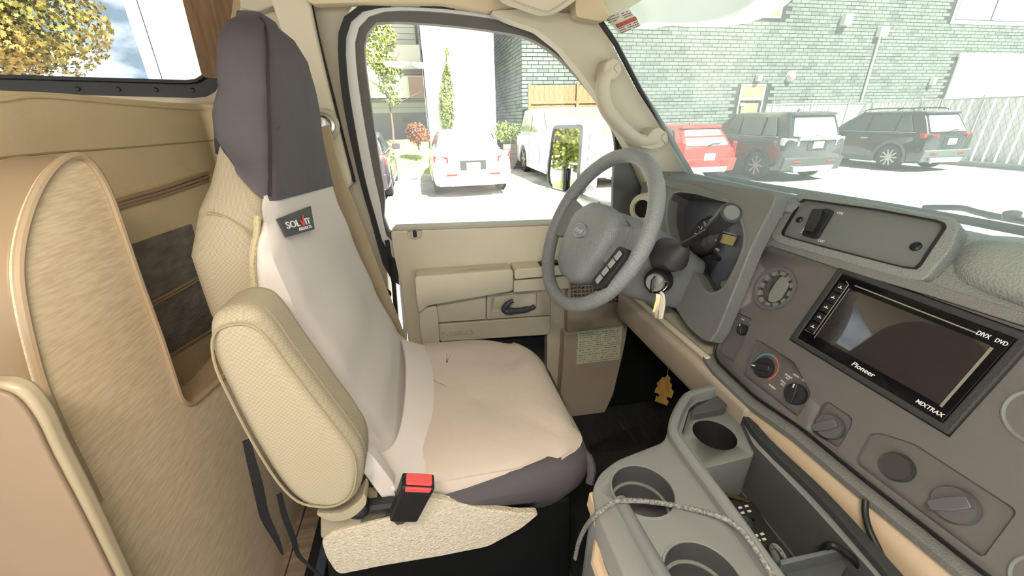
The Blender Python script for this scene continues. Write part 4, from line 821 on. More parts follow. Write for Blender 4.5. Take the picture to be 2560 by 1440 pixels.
lathe('knob_button', l2 - kd * .010 + kd * .0835, kd, [(.014, -.004), (.014, .001), (.0125, .003), (0, .003)], M('button_grey', (104, 110, 108), .4), kn, n=28)
ig = P(1638, 706, Y=.735); iax = Vector((-.75, -.62, .1)).normalized()
lathe('ignition_collar', ig - iax * .03, iax, [(.030, 0), (.028, .024), (.024, .030), (.022, .028)], black_pl, sc_, n=24)
lathe('ignition_lock', ig - iax * .03, iax, [(.021, 0), (.021, .032), (.019, .035), (0, .035)], M('lock_silver', (164, 164, 164), .3, metal=.6), sc_, n=24)
tube('signal_stalk', [P(1540, 540, Y=.93), P(1512, 522, Y=.95), P(1492, 512, Y=.96)], [.006, .008, .009], black_pl, sc_, n=10)
ks = thing('key_ring', 'steel key ring with keys hanging from the ignition lock', 'keys', P(1642, 795, Y=.70))
kc = ig + iax * .008
prism('ignition_key', rnd([kc + Vector((0, .002, .018)), kc + Vector((0, .002, -.018)) , kc + iax * .020 + Vector((0, 0, -.020)), kc + iax * .024 + Vector((0, 0, .012))], .004), Vector((.4, -.8, 0)).normalized() * .003, dark_metal, ks, bevel=.0008)
rc = P(1651, 720, Y=.705); tube('split_ring', [rc + Vector((-.55, 0, -.2)).normalized() * .017 * math.cos(t) + Vector((0, -.35, .93)).normalized() * .017 * math.sin(t) for t in [2 * math.pi * i / 28 for i in range(28)]], .0014, chrome, ks, n=6, closed=True)
for u0, v0, u1, v1, wd, m_ in ((1646, 735, 1640, 795, .006, chrome), (1655, 737, 1651, 797, .008, M('key_pale', (220, 216, 200), .35, metal=.3)), (1648, 738, 1634, 780, .005, brass)):
    ribbon('key_blade', [P(u0, v0, Y=.70), P((u0 + u1) / 2, (v0 + v1) / 2, Y=.70), P(u1, v1, Y=.70)], [wd * 1.5, wd * 1.3, wd * .8], .002, (-.6, -.7, 0), m_, ks)
tube('key_loop', spline([P(1651, 731, Y=.698), P(1658, 738, Y=.698), P(1660, 760, Y=.698), P(1654, 795, Y=.698)], 4), .003, M('key_cord', (226, 222, 206), .5), ks, n=8)
# air freshener below the dash
af = thing('air_freshener', 'yellow cardboard tree air freshener hanging on a thread below the dashboard', 'air freshener', P(1660, 1010, X=.68))
tree = [(1668, 936), (1676, 946), (1674, 956), (1680, 962), (1678, 972), (1684, 980), (1681, 990), (1678, 996), (1668, 992), (1666, 999), (1671, 1004), (1668, 1014), (1637, 1003), (1640, 990), (1648, 993), (1646, 984), (1636, 982), (1638, 972), (1644, 966), (1641, 958), (1650, 950), (1655, 943), (1662, 944)]
prism('cardboard_tree', PL(tree, X=.70), (.002, .001, 0), M('tree_yellow', (214, 170, 92), .7, var=.15, vscale=40), af, bevel=.0004)
tube('thread', PL([(1668, 938), (1672, 915), (1674, 898)], X=.70), .0008, print_w, af, n=5)
# ================================================================== centre console and what lies on it
CZ = 1.15
cn = thing('centre_console', 'grey plastic centre console with cup holders and a storage tray', 'console', P(1750, 1250, Z=CZ) - Vector((0, 0, .4)))
out = rnd(PL([(1480, 1222), (1500, 1180), (1542, 1148), (1660, 1102), (1674, 1062), (1702, 1008), (1738, 984), (1812, 966), (1838, 990), (1892, 1082), (2050, 1240), (2215, 1425), (2420, 1640), (1640, 1640), (1560, 1440), (1500, 1300)], Z=CZ), .015)
cbody = prism('console_body', out, (0, 0, -.36), console_m, cn, bevel=.008, seg=3)
tray = [(1812, 988), (1742, 1006), (1722, 1022), (1704, 1084), (1815, 1240), (1935, 1412), (2050, 1580), (2300, 1580), (2182, 1432), (2025, 1258), (1884, 1112), (1832, 1002)]
k1, k2 = Vector((.31, .414, CZ)), Vector((.321, .274, CZ))
CR = .050
Xa, Ya, Za = Vector((1, 0, 0)), Vector((0, 1, 0)), Vector((0, 0, 1))
def cyl(c, r, z0, z1): return cutter([Vector((p.x, p.y, z0)) for p in circ(c, Xa, Ya, r, 36)], (0, 0, z1 - z0), cn)
cut(cbody, [cutter([p + Za * .02 for p in rnd(PL(tray, Z=CZ), .008)], (0, 0, -.14), cn), cyl(k1, CR, CZ - .085, CZ + .02), cyl(k2, CR, CZ - .085, CZ + .02), cyl(k1, .026, CZ - .05, CZ + .02), cyl(k2, .026, CZ - .05, CZ + .02)])
tl_ = rnd([p + Vector((0, 0, -.11)) for p in PL(tray, Z=CZ)], .008)
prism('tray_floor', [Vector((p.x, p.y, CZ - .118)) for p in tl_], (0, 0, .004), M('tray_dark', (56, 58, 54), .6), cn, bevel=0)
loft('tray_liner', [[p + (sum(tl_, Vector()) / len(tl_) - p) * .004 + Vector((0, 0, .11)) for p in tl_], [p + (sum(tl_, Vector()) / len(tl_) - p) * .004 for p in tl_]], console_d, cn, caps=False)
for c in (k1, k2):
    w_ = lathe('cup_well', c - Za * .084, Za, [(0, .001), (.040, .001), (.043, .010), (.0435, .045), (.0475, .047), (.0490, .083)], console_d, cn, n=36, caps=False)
    lathe('cup_ring', c - Za * .040, Za, [(.0435, 0), (.0435, .003), (.0478, .0045), (.0478, 0)], M('ring_grey', (128, 130, 126), .4), w_, n=36, caps=False)
    lathe('cup_lip', c, Za, [(.0485, 0), (.0495, .0016), (.0515, .0016), (.0525, 0)], M('lip_console', (136, 140, 136), .4), w_, n=36, caps=False)
# raised rim round the tray
def rimpath(z, ins):
    pts = [(1822, 972), (1736, 992), (1706, 1014), (1680, 1078), (1702, 1128), (1802, 1264), (1905, 1412), (2020, 1575)]
    return spline(PL(pts, Z=z), 5)
rp = rimpath(CZ, 0); rr_ = []
for i, p in enumerate(rp):
    t = (rp[min(i + 1, len(rp) - 1)] - rp[max(i - 1, 0)]).normalized(); s = Vector((t.y, -t.x, 0))
    rr_.append([p - s * .012 - Za * .002, p - s * .009 + Za * .016, p - s * .004 + Za * .019, p + s * .004 + Za * .018, p + s * .009 + Za * .012, p + s * .009 - Za * .002])
loft('tray_rim', rr_, console_m, cn, bevel=.002)
rw = spline(PL([(1832, 978), (1886, 1086), (2046, 1246), (2205, 1425), (2330, 1575)], Z=CZ), 5)
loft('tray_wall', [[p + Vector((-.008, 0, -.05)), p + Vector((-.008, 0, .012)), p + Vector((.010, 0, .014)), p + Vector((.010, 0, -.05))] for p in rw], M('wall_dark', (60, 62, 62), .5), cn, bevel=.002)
# third cup holder: a drop-in block at the far end of the tray
cz2 = CZ - .012
blk = prism('cup_block', rnd(PL([(1724, 1024), (1744, 1010), (1830, 1004), (1886, 1124), (1884, 1140), (1738, 1176), (1704, 1092)], Z=cz2), .006), (0, 0, -.10), M('block_grey', (132, 135, 131), .5), cn, bevel=.003)
k3 = P(1786, 1086, Z=cz2)
cut(blk, [cutter([Vector((p.x, p.y, cz2 - .075)) for p in circ(k3, Xa, Ya, .040, 36)], (0, 0, .1), cn)])
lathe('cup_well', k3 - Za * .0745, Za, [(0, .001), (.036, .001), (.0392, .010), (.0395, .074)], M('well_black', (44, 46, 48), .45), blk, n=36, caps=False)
prism('block_notch', rnd(PL([(1736, 1018), (1800, 985), (1818, 1012), (1812, 1022), (1730, 1036)], Z=CZ + .004), .004), (0, 0, -.02), console_d, cn, bevel=.003)
dv = PL([(1948, 1398), (2098, 1366), (2118, 1372), (1955, 1412)], Z=CZ - .006)
prism('tray_divider', dv, (0, 0, -.09), M('divider_grey', (108, 112, 114), .45), cn, bevel=.002)
prism('lower_box', PL([(1962, 1420), (2110, 1388), (2130, 1400), (2000, 1600)], Z=CZ - .03), (0, 0, -.07), console_d, cn, bevel=.003)
# rounded hump between the cup holders and the tan side board
hp = spline(PL([(1548, 1252), (1590, 1330), (1630, 1400), (1670, 1470)], Z=CZ - .004), 5)
loft('side_shoulder', tube_rings(hp, .012, 12), M('shoulder_grey', (124, 126, 126), .5), cn)
sbd = PL([(1478, 1228), (1486, 1250), (1510, 1312), (1570, 1440), (1640, 1600)], Z=CZ - .012)
loft('side_board', [[p + Vector((-.004, -.0, 0)), p + Vector((.012, 0, 0)), p + Vector((.012, 0, -.03)), p + Vector((-.006, 0, -.03))] for p in sbd], M('board_tan', (214, 190, 160), .5), cn, bevel=.003)
tube('side_bracket', PL([(1512, 1330), (1500, 1360), (1494, 1410), (1520, 1480)], Z=CZ - .06), .010, MATS['board_tan'], cn, n=8)
eng = prism('engine_cowl', rnd([(.24, .20, FZ), (.60, .20, FZ), (.60, .56, FZ), (.34, .56, FZ)], .03), (0, 0, .14), black_pl, cn, bevel=.01)
# braided cord, cables
def zc(pts): return spline([P(u, v, Z=z) for u, v, z in pts], 7)
cord = zc([(1438, 1396, .95), (1448, 1352, 1.02), (1468, 1312, 1.09), (1492, 1286, 1.148), (1516, 1268, 1.158), (1548, 1252, 1.162), (1620, 1254, 1.158), (1700, 1266, 1.160), (1790, 1288, 1.176), (1845, 1318, 1.180), (1885, 1366, 1.178), (1925, 1428, 1.174), (1955, 1480, 1.165)])
tag(tube('braided_cord', cord, .0038, M('braid_grey', (168, 166, 162), .8, bump=('weave', 700, 1.0), col2=(96, 94, 92), vscale=300)), 'grey braided cord draped over the cup holder and into the tray', 'cord')
cp = thing('charging_plug', 'braided charging cable end with its metal plug in the tray', 'cable', P(1950, 1400, Z=1.10))
tube('cable_loop', zc([(1928, 1370, 1.09), (1936, 1364, 1.10), (1950, 1376, 1.10), (1968, 1405, 1.09), (1990, 1450, 1.08)]), .0036, MATS['braid_grey'], cp, n=8)
tube('plug_body', zc([(1930, 1372, 1.085), (1940, 1392, 1.083), (1952, 1425, 1.08)]), .0055, M('plug_grey', (110, 114, 118), .35), cp, n=10)
tag(tube('power_cable', spline([P(2164, 1250, X=.592), P(2163, 1280, X=.586), P(2172, 1320, X=.584), P(2200, 1380, X=.580), P(2225, 1430, X=.575), P(2262, 1500, X=.57)], 6), .0042, black_pl, n=10), 'black cable hanging down the tan panel under the dashboard', 'cable')
c2 = thing('adapter_cord', 'black looped adapter cord standing in the end compartment of the console', 'cord', P(2090, 1420, Z=1.1))
tube('cord_loop', zc([(2062, 1400, 1.09), (2060, 1376, 1.13), (2078, 1362, 1.155), (2110, 1378, 1.15), (2140, 1405, 1.14), (2160, 1440, 1.12), (2180, 1480, 1.10)]), .005, black_pl, c2, n=10)
tube('adapter_plug', zc([(2068, 1380, 1.12), (2076, 1420, 1.10), (2082, 1470, 1.09)]), .009, M('plug_shine', (54, 56, 60), .2), c2, n=12)
tag(tube('thin_lead', zc([(2078, 1372, 1.12), (2110, 1405, 1.11), (2150, 1450, 1.10)]), .003, M('lead_grey', (92, 94, 96), .35), n=8), 'thin grey lead lying behind the adapter cord in the console', 'cable')
# remote control and spare keys in the tray
TZ = CZ - .114
rm = thing('remote_control', 'black remote control with pale buttons lying in the tray', 'remote control', P(1900, 1330, Z=TZ))
rq = PL([(1822, 1262), (1872, 1248), (1890, 1262), (1990, 1432), (1975, 1470), (1925, 1480), (1830, 1290)], Z=TZ + .018)
prism('remote_body', rnd(rq, .008), (0, 0, -.018), M('remote_black', (48, 50, 46), .4), rm, bevel=.004)
def rbtn(u, v, r=.0035, m=print_w, nm='remote_button'):
    c = P(u, v, Z=TZ + .018); return box(nm, (c.x - r, c.y - r * .55, c.z), (c.x + r, c.y + r * .55, c.z + .002), m, rm, bevel=.0006)
for u, v in ((1850, 1270), (1866, 1266), (1856, 1283), (1873, 1279), (1890, 1340), (1905, 1336), (1896, 1352), (1910, 1349)): rbtn(u, v)
for u, v in ((1880, 1300), (1888, 1380), (1915, 1390), (1930, 1415)): rbtn(u, v, .0045, black, 'dark_button')
c = P(1862, 1305, Z=TZ + .018); lathe('round_pad', c, Za, [(.012, 0), (.012, .003), (.009, .004), (.006, .002), (0, .002)], M('pad_dark', (62, 66, 62), .3), rm, n=24)
for a_, b_, lab in (((1790, 1248), (1818, 1216), 'brass key lying upright against the block in the tray'), ((1800, 1236), (1872, 1252), 'brass key lying flat above the remote control in the tray')):
    p0, p1 = P(*a_, Z=TZ + .020), P(*b_, Z=TZ + .024)
    t_ = (p1 - p0).normalized(); s_ = Vector((-t_.y, t_.x, 0))
    kk = thing('loose_key', lab, 'key', p0, 'keys in the console tray')
    prism('key_bow', circ(p0, t_, s_, .011, 16), (0, 0, .0025), M('key_grey', (120, 118, 108), .35, metal=.8), kk, bevel=.0006)
    L_ = (p1 - p0).length
    pr = [p0 + t_ * .009 - s_ * .0035, p0 + t_ * L_ - s_ * .003, p0 + t_ * (L_ + .003), p0 + t_ * L_ + s_ * .0035]
    for i in range(5):
        x = L_ - (i + 1) * (L_ - .012) / 6; pr += [p0 + t_ * (x + .002) + s_ * .0036, p0 + t_ * x + s_ * .0018]
    pr += [p0 + t_ * .009 + s_ * .0035]
    prism('key_blade', pr, (0, 0, .002), brass, kk, bevel=0)
# ================================================================== outdoors (world coordinates)
FRAME[0] = Matrix.Identity(4)
asphalt = M('lot_asphalt', (176, 172, 164), .9, var=.18, vscale=1.2, bump=('noise', 40, .3))
gd = obj('ground', [(-60, -30, 0), (60, -30, 0), (60, 60, 0), (-60, 60, 0)], [[0, 1, 2, 3]], asphalt); tag(gd, 'pale sunlit asphalt of the parking lot', None, kind='structure')
lawn = obj('lawn', [(-14, 14.4, .01), (.45, 14.4, .01), (.45, 14.8, .45), (-14, 14.8, .45), (-14, 17.5, 1.0), (.45, 17.5, 1.0)], [[0, 1, 2, 3], [3, 2, 5, 4]], M('lawn_green', (150, 168, 92), .9, var=.3, vscale=6, bump=('noise', 60, .8))); tag(lawn, 'grassy bank beyond the white sedan', 'lawn', kind='stuff')
lawn2 = obj('lawn', [(-40, 4.0, .012), (-7, 4.0, .012), (-7, 12, .012), (-40, 12, .012)], [[0, 1, 2, 3]], MATS['lawn_green']); tag(lawn2, 'grass strip behind the van seen in the door mirror', 'lawn', kind='stuff')
# ---------------- foliage helper: leaves are one mesh that nobody could count
def leaves(name, blobs, n, size, mat, parent, shape='maple'):
    v, f = [], []
    sh = [(0, -.5), (.18, -.12), (.5, -.1), (.3, .12), (.34, .42), (.08, .3), (0, .6), (-.08, .3), (-.34, .42), (-.3, .12), (-.5, -.1), (-.18, -.12)] if shape == 'maple' else [(0, -.5), (.28, 0), (0, .55), (-.28, 0)]
    tot = sum(b[1] * b[1] for b in blobs)
    for c, r, *sq in blobs:
        c = Vector(c); k = sq[0] if sq else (1, 1, 1)
        for _ in range(int(n * r * r / tot)):
            d = Vector((random.gauss(0, 1), random.gauss(0, 1), random.gauss(0, 1))).normalized()
            p = c + Vector((d.x * k[0], d.y * k[1], d.z * k[2])) * r * (1 - .45 * random.random() ** 2)
            e = Vector((random.gauss(0, 1), random.gauss(0, 1), random.gauss(0, .6))).normalized(); g = (d + Vector((random.gauss(0, .5), random.gauss(0, .5), random.gauss(0, .5)))).normalized(); h = g.cross(e).normalized(); e = h.cross(g)
            s = size * random.uniform(.6, 1.2); i = len(v)
            v += [p + e * a * s + h * b_ * s for a, b_ in sh]; f.append(list(range(i, i + len(sh))))
    o = obj(name, v, f, mat, parent, smooth=False); o['kind'] = 'stuff'; return o
def leafmat(name, c1, c2, sc_=2.0):
    m = M(name, c1, .7, col2=c2, vscale=sc_, spec=.2); b = m.node_tree.nodes['Principled BSDF']; b.inputs['Subsurface Weight'].default_value = 0
    return m
lm_maple = leafmat('maple_leaf', (150, 122, 62), (112, 112, 56), 1.1); lm_green = leafmat('green_leaf', (140, 156, 70), (92, 116, 50)); lm_red = leafmat('red_leaf', (150, 96, 62), (110, 66, 44)); lm_ivy = leafmat('ivy_leaf', (150, 160, 90), (104, 120, 60))
bark = M('bark', (110, 92, 74), .9, bump=('noise', 20, 1))
def tree(name, label, loc, h, blobs, n, size, mat, trunk=.12, group=None, cat='tree'):
    t = thing(name, label, cat, loc, group); loc = Vector(loc)
    leaves('foliage', [(loc + Vector(c), r, *k) for c, r, *k in blobs], n, size, mat, t)
    tube('trunk', spline([loc, loc + Vector((.05, .05, h * .4)), loc + Vector((-.08, .02, h * .75)), loc + Vector((0, 0, h))], 4), [trunk - trunk * .6 * i / 12 for i in range(13)], bark, t, n=8)
    for i in range(6):
        a = i * 1.05; b0_ = loc + Vector((0, 0, h * (.45 + .07 * i))); tube('branch', [b0_, b0_ + Vector((math.cos(a) * .5, math.sin(a) * .5, .3)), b0_ + Vector((math.cos(a) * 1.2, math.sin(a) * 1.2, .6))], [trunk * .4, trunk * .25, trunk * .1], bark, t, n=6)
    return t
tree('maple_tree', 'yellow and green maple tree outside the living area window', (-6.4, 8.0, 0), 4.6, [((-.2, 0, 4.6), 1.75), ((1.0, -.4, 4.0), 1.05), ((1.35, -.2, 3.2), .85), ((.2, -.5, 3.2), 1.15), ((.7, -.4, 2.75), .8, (1.2, 1, .5)), ((-1.0, 0, 3.4), 1.3), ((.9, -.4, 5.2), 1.1)], 42000, .078, lm_maple, .16)
tree('roadside_tree', 'bushy yellow-green tree seen in the door mirror', (-11.5, 7.6, 0), 3.0, [((0, 0, 2.6), 1.3), ((.3, .5, 1.9), 1.0), ((-.3, -.6, 1.9), 1.0)], 4000, .16, leafmat('roadside_leaf', (150, 140, 70), (112, 122, 58), 1.2), .14)
tree('slim_tree', 'slim light green tree before the lap-sided house', (-.9, 16.2, .7), 3.0, [((.05, 0, 3.6), .5), ((-.25, 0, 3.0), .42), ((.15, 0, 2.6), .46), ((.1, 0, 2.1), .36), ((-.1, 0, 4.3), .55), ((.2, 0, 1.7), .25)], 2600, .11, lm_ivy, .04)
bs = thing('red_bush', 'round reddish bush on the grassy bank', 'bush', G(1043, 372, Y=14.6)); c = G(1043, 335, Y=14.6)
leaves('foliage', [(c, .36), (c + Vector((.12, 0, -.12)), .30), (c + Vector((-.1, 0, .08)), .28)], 1500, .07, lm_red, bs); tube('stem', [c + Vector((0, 0, -.5)), c], .03, bark, bs, n=6)
# climbing plant on the white wall
# ---------------- buildings
wb = thing('white_building', 'blank white building with a climbing plant behind the white sedan', 'building', (1.7, 16.4, 0))
box('wall', (.50, 16, 0), (2.93, 20, 8), M('stucco_white', (232, 230, 224), .9, bump=('noise', 30, .2)), wb, bevel=.01)
box('corner_trim', (.44, 15.97, 0), (.52, 16.03, 8), M('trim_white', (206, 204, 198), .8), wb, bevel=.005)
iv = thing('ivy', 'narrow climbing plant growing up the white building wall', 'ivy', (1.35, 15.9, 0))
leaves('foliage', [(G(1118, y, Y=15.85), r, (.8, .25, 1.6)) for y, r in ((130, .10), (175, .14), (200, .2), (225, .28), (250, .34), (275, .34), (300, .30), (320, .22))], 2400, .085, lm_ivy, iv)
tube('stem', [G(1115, 330, Y=15.93), G(1117, 240, Y=15.93), G(1116, 120, Y=15.93)], .012, bark, iv, n=6)
tube('root', [(1.35, 15.93, 0), G(1115, 330, Y=15.93)], .014, bark, iv, n=6)
hs = thing('lap_house', 'pale grey lap-sided house at the left of the door window', 'house', (-2, 19, 0))
box('wall', (-9, 19.05, 0), (.46, 22, 9), M('house_wall', (150, 146, 140), .9), hs, bevel=0)
sid = M('lap_siding', (206, 202, 194), .8)
z = 2.0; k = 0
lapm = None
while z < 7.0:
    x0, x1 = -3.6, .46
    if lapm is None: o = box('siding_board', (x0, 19.0, z), (x1, 19.05, z + .19), sid, hs, bevel=0); lapm = o
    else:
        o = lapm.copy(); sc.collection.objects.link(o); o.location = lapm.location + Vector((0, 0, .205 * k))
    z += .205; k += 1
box('balcony', (-4, 17.6, G(1000, 245, Y=17.6).z), (.40, 18.9, G(1000, 190, Y=17.6).z), M('balcony_white', (230, 226, 220), .8), hs, bevel=.01)
box('bay', (-.55, 18.2, G(1020, 172, Y=18.2).z), (.42, 18.98, G(1020, 112, Y=18.2).z), MATS['balcony_white'], hs, bevel=.01)
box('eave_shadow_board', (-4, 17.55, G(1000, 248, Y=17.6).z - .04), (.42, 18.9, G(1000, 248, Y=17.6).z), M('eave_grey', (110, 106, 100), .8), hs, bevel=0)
for u in (1032, 1050): box('shutter', (G(u, 230, Y=17.5).x - .12, 17.5, G(u, 246, Y=17.5).z), (G(u, 230, Y=17.5).x + .16, 17.56, G(u, 192, Y=17.5).z), M('shutter_brown', (160, 124, 108), .8), hs, bevel=.005)
box('dark_window', (G(1009, 300, Y=18.5).x, 18.5, G(1009, 306, Y=18.5).z), (G(1039, 300, Y=18.5).x, 18.56, G(1009, 295, Y=18.5).z), M('pane_dark', (90, 92, 86), .3), hs, bevel=0)
box('gable_window', (G(1036, 60, Y=18.95).x, 18.94, G(1036, 110, Y=18.95).z), (.40, 18.98, G(1036, 62, Y=18.95).z), M('gable_grey', (108, 106, 104), .6), hs, bevel=0)
# brick building
YF, BW, BH = 17.5, .445, .14
bb_ = thing('brick_building', 'long grey-green brick building beyond the parked cars', 'building', (18, YF, 0))
mort = M('mortar', (40, 44, 42), .95)
box('wall', (4.32, YF + .012, 0), (40, YF + 3, 12), mort, bb_, bevel=0)
box('return_wall', (4.312, YF + .1, 0), (4.6, YF + 7, 12), mort, bb_, bevel=0)
opens = [(14.35, 15.95, -1, 2.98), (14.45, 15.95, 5.38, 9), (26.6, 40, -1, 4.25), (25.3, 40, 5.42, 12)]
brm = [M('brick_%d' % i, c, .9, bump=('noise', 14, .35), var=.10, vscale=3) for i, c in enumerate(((108, 117, 111), (104, 113, 107), (100, 109, 103), (90, 99, 94)))]
bmesh_ = []
for m_ in brm:
    v_, f_ = pdata([Vector((-.5, 0, -.5)), Vector((.5, 0, -.5)), Vector((.5, 0, .5)), Vector((-.5, 0, .5))], (0, 1, 0)); me = bpy.data.meshes.new('brick'); me.from_pydata(v_, [], f_); me.materials.append(m_); bmesh_.append(me)
cand = []
def inv(p):
    q = Vector(p) - CAM; zz = q.dot(AX_OUT[0])
    return 1280 + F_PX * q.dot(AX_OUT[1]) / zz, 720 - F_PX * q.dot(AX_OUT[2]) / zz, zz
r = 0; zz_ = .7
while zz_ < 7.6:
    off = (r % 2) * BW / 2 + (r % 3) * .03; x = 4.32 - off
    while x < 38:
        a, b_ = max(x + .011, 4.325), x + BW - .011; zc_ = zz_ + BH / 2
        if b_ - a > .06 and not any(a < o[1] and b_ > o[0] and zc_ > o[2] and zc_ < o[3] for o in opens):
            u, v, d = inv(((a + b_) / 2, YF, zc_))
            if 1100 < u < 2900 and -140 < v < 430: cand.append((d, Vector(((a + b_) / 2, YF - random.uniform(0, .008), zc_)), b_ - a, 0))
        x += BW
    y = YF - off
    while y < YF + 6.5:
        a, b_ = max(y + .008, YF), y + BW - .008; zc_ = zz_ + BH / 2
        u, v, d = inv((4.31, (a + b_) / 2, zc_))
        if b_ - a > .06 and 1150 < u < 1360 and -60 < v < 330: cand.append((d + 8, Vector((4.31 - random.uniform(0, .006), (a + b_) / 2, zc_)), b_ - a, 1))
        y += BW
    zz_ += BH; r += 1
def seen(c):
    u, v, d = inv(c[1]); return (1560 + v * .45 < u < 2560 and 0 < v < 280) or (c[3] == 0 and 1300 < u < 1480 and 80 < v < 210)
cand.sort(key=lambda c: (not seen(c), c[0]))
groups = {0: [], 1: [], 2: [], 3: []}
for i, (d, p, L, rt) in enumerate(cand):
    q = random.choice((0, 0, 0, 1, 1, 2, 3))
    if i < 300:
        o = bpy.data.objects.new('brick', bmesh_[q]); sc.collection.objects.link(o); o.parent = bb_; o.location = p - Vector(bb_['base']); o.scale = (L, .06, BH - .024)
        if rt: o.rotation_euler = (0, 0, -math.pi / 2)
    else: groups[q].append((p + (Vector((.03, 0, 0)) if rt else Vector((0, .03, 0))), (Vector((0, L / 2, 0)) if rt else Vector((L / 2, 0, 0))), (Vector((.03, 0, 0)) if rt else Vector((0, .03, 0))), Vector((0, 0, (BH - .024) / 2))))
for q, bx in groups.items():
    if bx: tag(join_boxes('far_bricks', bx, brm[q], bb_), kind='stuff')
frm = M('door_frame', (170, 176, 164), .5); pnl = M('pane_reflection', (150, 146, 104), .4, var=.15, vscale=3)  # yellowish reflections in the door and window glass are put into the pane colour
def opening(name, x0, x1, z0, z1, y, panes, bar=.08):
    f_ = ringframe(name, [(x0 + bar, y, z0 + bar), (x1 - bar, y, z0 + bar), (x1 - bar, y, z1 - bar), (x0 + bar, y, z1 - bar)], [(x0, y, z0), (x1, y, z0), (x1, y, z1), (x0, y, z1)], (0, .12, 0), frm, bb_, smooth=False)
    for a, b_, c_, d_ in panes: box('pane', (a, y + .012, b_), (c_, y + .024, d_), pnl, f_, bevel=0)
    return f_
dd = opening('door', 14.5, 15.82, 0, 2.92, YF - .02, [(14.58, 2.36, 15.74, 2.84), (14.72, .9, 15.6, 2.12)])
box('transom_bar', (14.58, YF - .03, 2.24), (15.74, YF + .04, 2.36), frm, dd, bevel=.01)
box('notice', (14.62, YF - .035, 2.0), (14.86, YF - .02, 2.14), print_w, dd, bevel=0)
opening('window', 14.55, 15.85, 5.45, 7.6, YF - .02, [(14.63, 5.53, 15.77, 7.5)])
wn_ = ringframe('window', [(25.6, YF - .02, 5.62), (40, YF - .02, 5.62), (40, YF - .02, 9), (25.6, YF - .02, 9)], [(25.4, YF - .02, 5.45), (40.2, YF - .02, 5.45), (40.2, YF - .02, 9.2), (25.4, YF - .02, 9.2)], (0, .15, 0), M('window_frame_grey', (150, 154, 152), .5), bb_, smooth=False)
for i in range(6): box('pane', (25.65 + i * 2.3, YF - .012, 5.65), (27.85 + i * 2.3, YF + .005, 9), M('window_pale', (210, 218, 220), .3), wn_, bevel=0)
gr_ = box('garage_door', (26.75, YF - .06, 0), (34, YF + .02, 4.1), M('garage_white', (232, 232, 228), .6), bb_, bevel=.01)
box('garage_header', (26.6, YF - .10, 4.06), (34.2, YF - .01, 4.24), M('header_cream', (190, 186, 150), .7), bb_, bevel=.01)
# fixtures on the brick wall
def fixture(name, label, u, v, wd, ht, dp, cat='wall lamp'):
    c = G(u, v, Y=YF); t = thing(name, label, cat, c)
    box('housing', (c.x - wd / 2, YF - dp, c.z - ht / 2), (c.x + wd / 2, YF, c.z + ht / 2), M('fixture_white', (214, 214, 208), .5), t, bevel=.02)
    box('mount_plate', (c.x - wd * .6, YF - .03, c.z - ht * .6), (c.x + wd * .6, YF + .01, c.z + ht * .6), M('fixture_grey', (132, 136, 132), .6), t, bevel=.01)
    box('lens', (c.x - wd * .3, YF - dp - .01, c.z - ht * .3), (c.x + wd * .3, YF - dp + .005, c.z + ht * .1), M('fixture_lens', (176, 178, 176), .3), t, bevel=.005)
    return t
fixture('wall_lamp', 'small white box lamp above the brick building door', 1893, 195, .22, .26, .2)
fixture('wall_lamp', 'large white box lamp high on the brick wall', 2110, 50, .42, .42, .25)
fixture('wall_lamp', 'small white box lamp beside the white garage door', 2327, 203, .22, .32, .2)
vn = thing('wall_vent', 'round white vent on the brick wall right of the door', 'vent', G(1975, 192, Y=YF))
c = G(1975, 192, Y=YF); lathe('vent_hood', c, (0, -1, .2), [(.20, -.02), (.20, .06), (.17, .16), (.10, .22), (0, .24)], M('vent_white', (206, 204, 190), .5), vn, n=20)
lathe('vent_flange', c, (0, -1, 0), [(.25, -.02), (.25, .02), (.2, .03)], MATS['fixture_grey'], vn, n=20)
dp_ = thing('downpipe', 'white downpipe with a hopper box on the brick wall', 'downpipe', (21.42, YF - .06, 0))
tube('pipe', [(21.42, YF - .06, 0), (21.42, YF - .06, 5.0)], .05, M('pipe_white', (216, 220, 214), .5), dp_, n=10)
box('hopper', (21.2, YF - .22, 4.85), (21.66, YF, 5.25), MATS['pipe_white'], dp_, bevel=.02)
# wooden fence in front of the brick corner
wf = thing('wood_fence', 'brown board fence along the brick building corner', 'fence', (5.8, 17.0, 0))
wdm = M('fence_wood', (132, 106, 76), .8, var=.15, vscale=4, stretch=(8, 1, 1))
first = None
for i in range(20):
    if first is None: first = box('board', (4.45, 16.9, 0), (4.65, 16.93, 2.86), wdm, wf, bevel=0); o = first
    else: o = first.copy(); sc.collection.objects.link(o); o.location = first.location + Vector((.205 * i, random.uniform(-.006, .006), random.uniform(-.02, .02)))
for zz_ in (.6, 2.2): box('rail', (4.4, 16.86, zz_), (8.6, 16.9, zz_ + .10), wdm, wf, bevel=0)
for x in (4.4, 6.4, 8.4): box('post', (x, 16.84, 0), (x + .1, 16.95, 2.95), wdm, wf, bevel=0)
pl_ = thing('planter_wall', 'dark timber planter wall between the white sedan and the white van', 'planter', (3.6, 14.9, 0))
for i in range(5): box('timber', (2.95, 14.8, i * .17), (4.3, 14.95, i * .17 + .16), M('timber_grey', (120, 112, 104), .8, var=.2, vscale=5), pl_, bevel=.008)
ba_ = thing('planter_shrub', 'loose green shrub growing behind the timber planter', 'shrub', (3.1, 15.2, 0))
leaves('foliage', [((3.05, 15.2, 1.25), .38, (1, .5, 1)), ((3.5, 15.25, 1.2), .3, (1, .5, 1.1)), ((3.95, 15.3, 1.25), .3, (.8, .5, 1.3))], 1100, .08, lm_green, ba_); tube('stem', [(3.3, 15.2, 0), (3.3, 15.2, 1.1)], .03, bark, ba_, n=6)
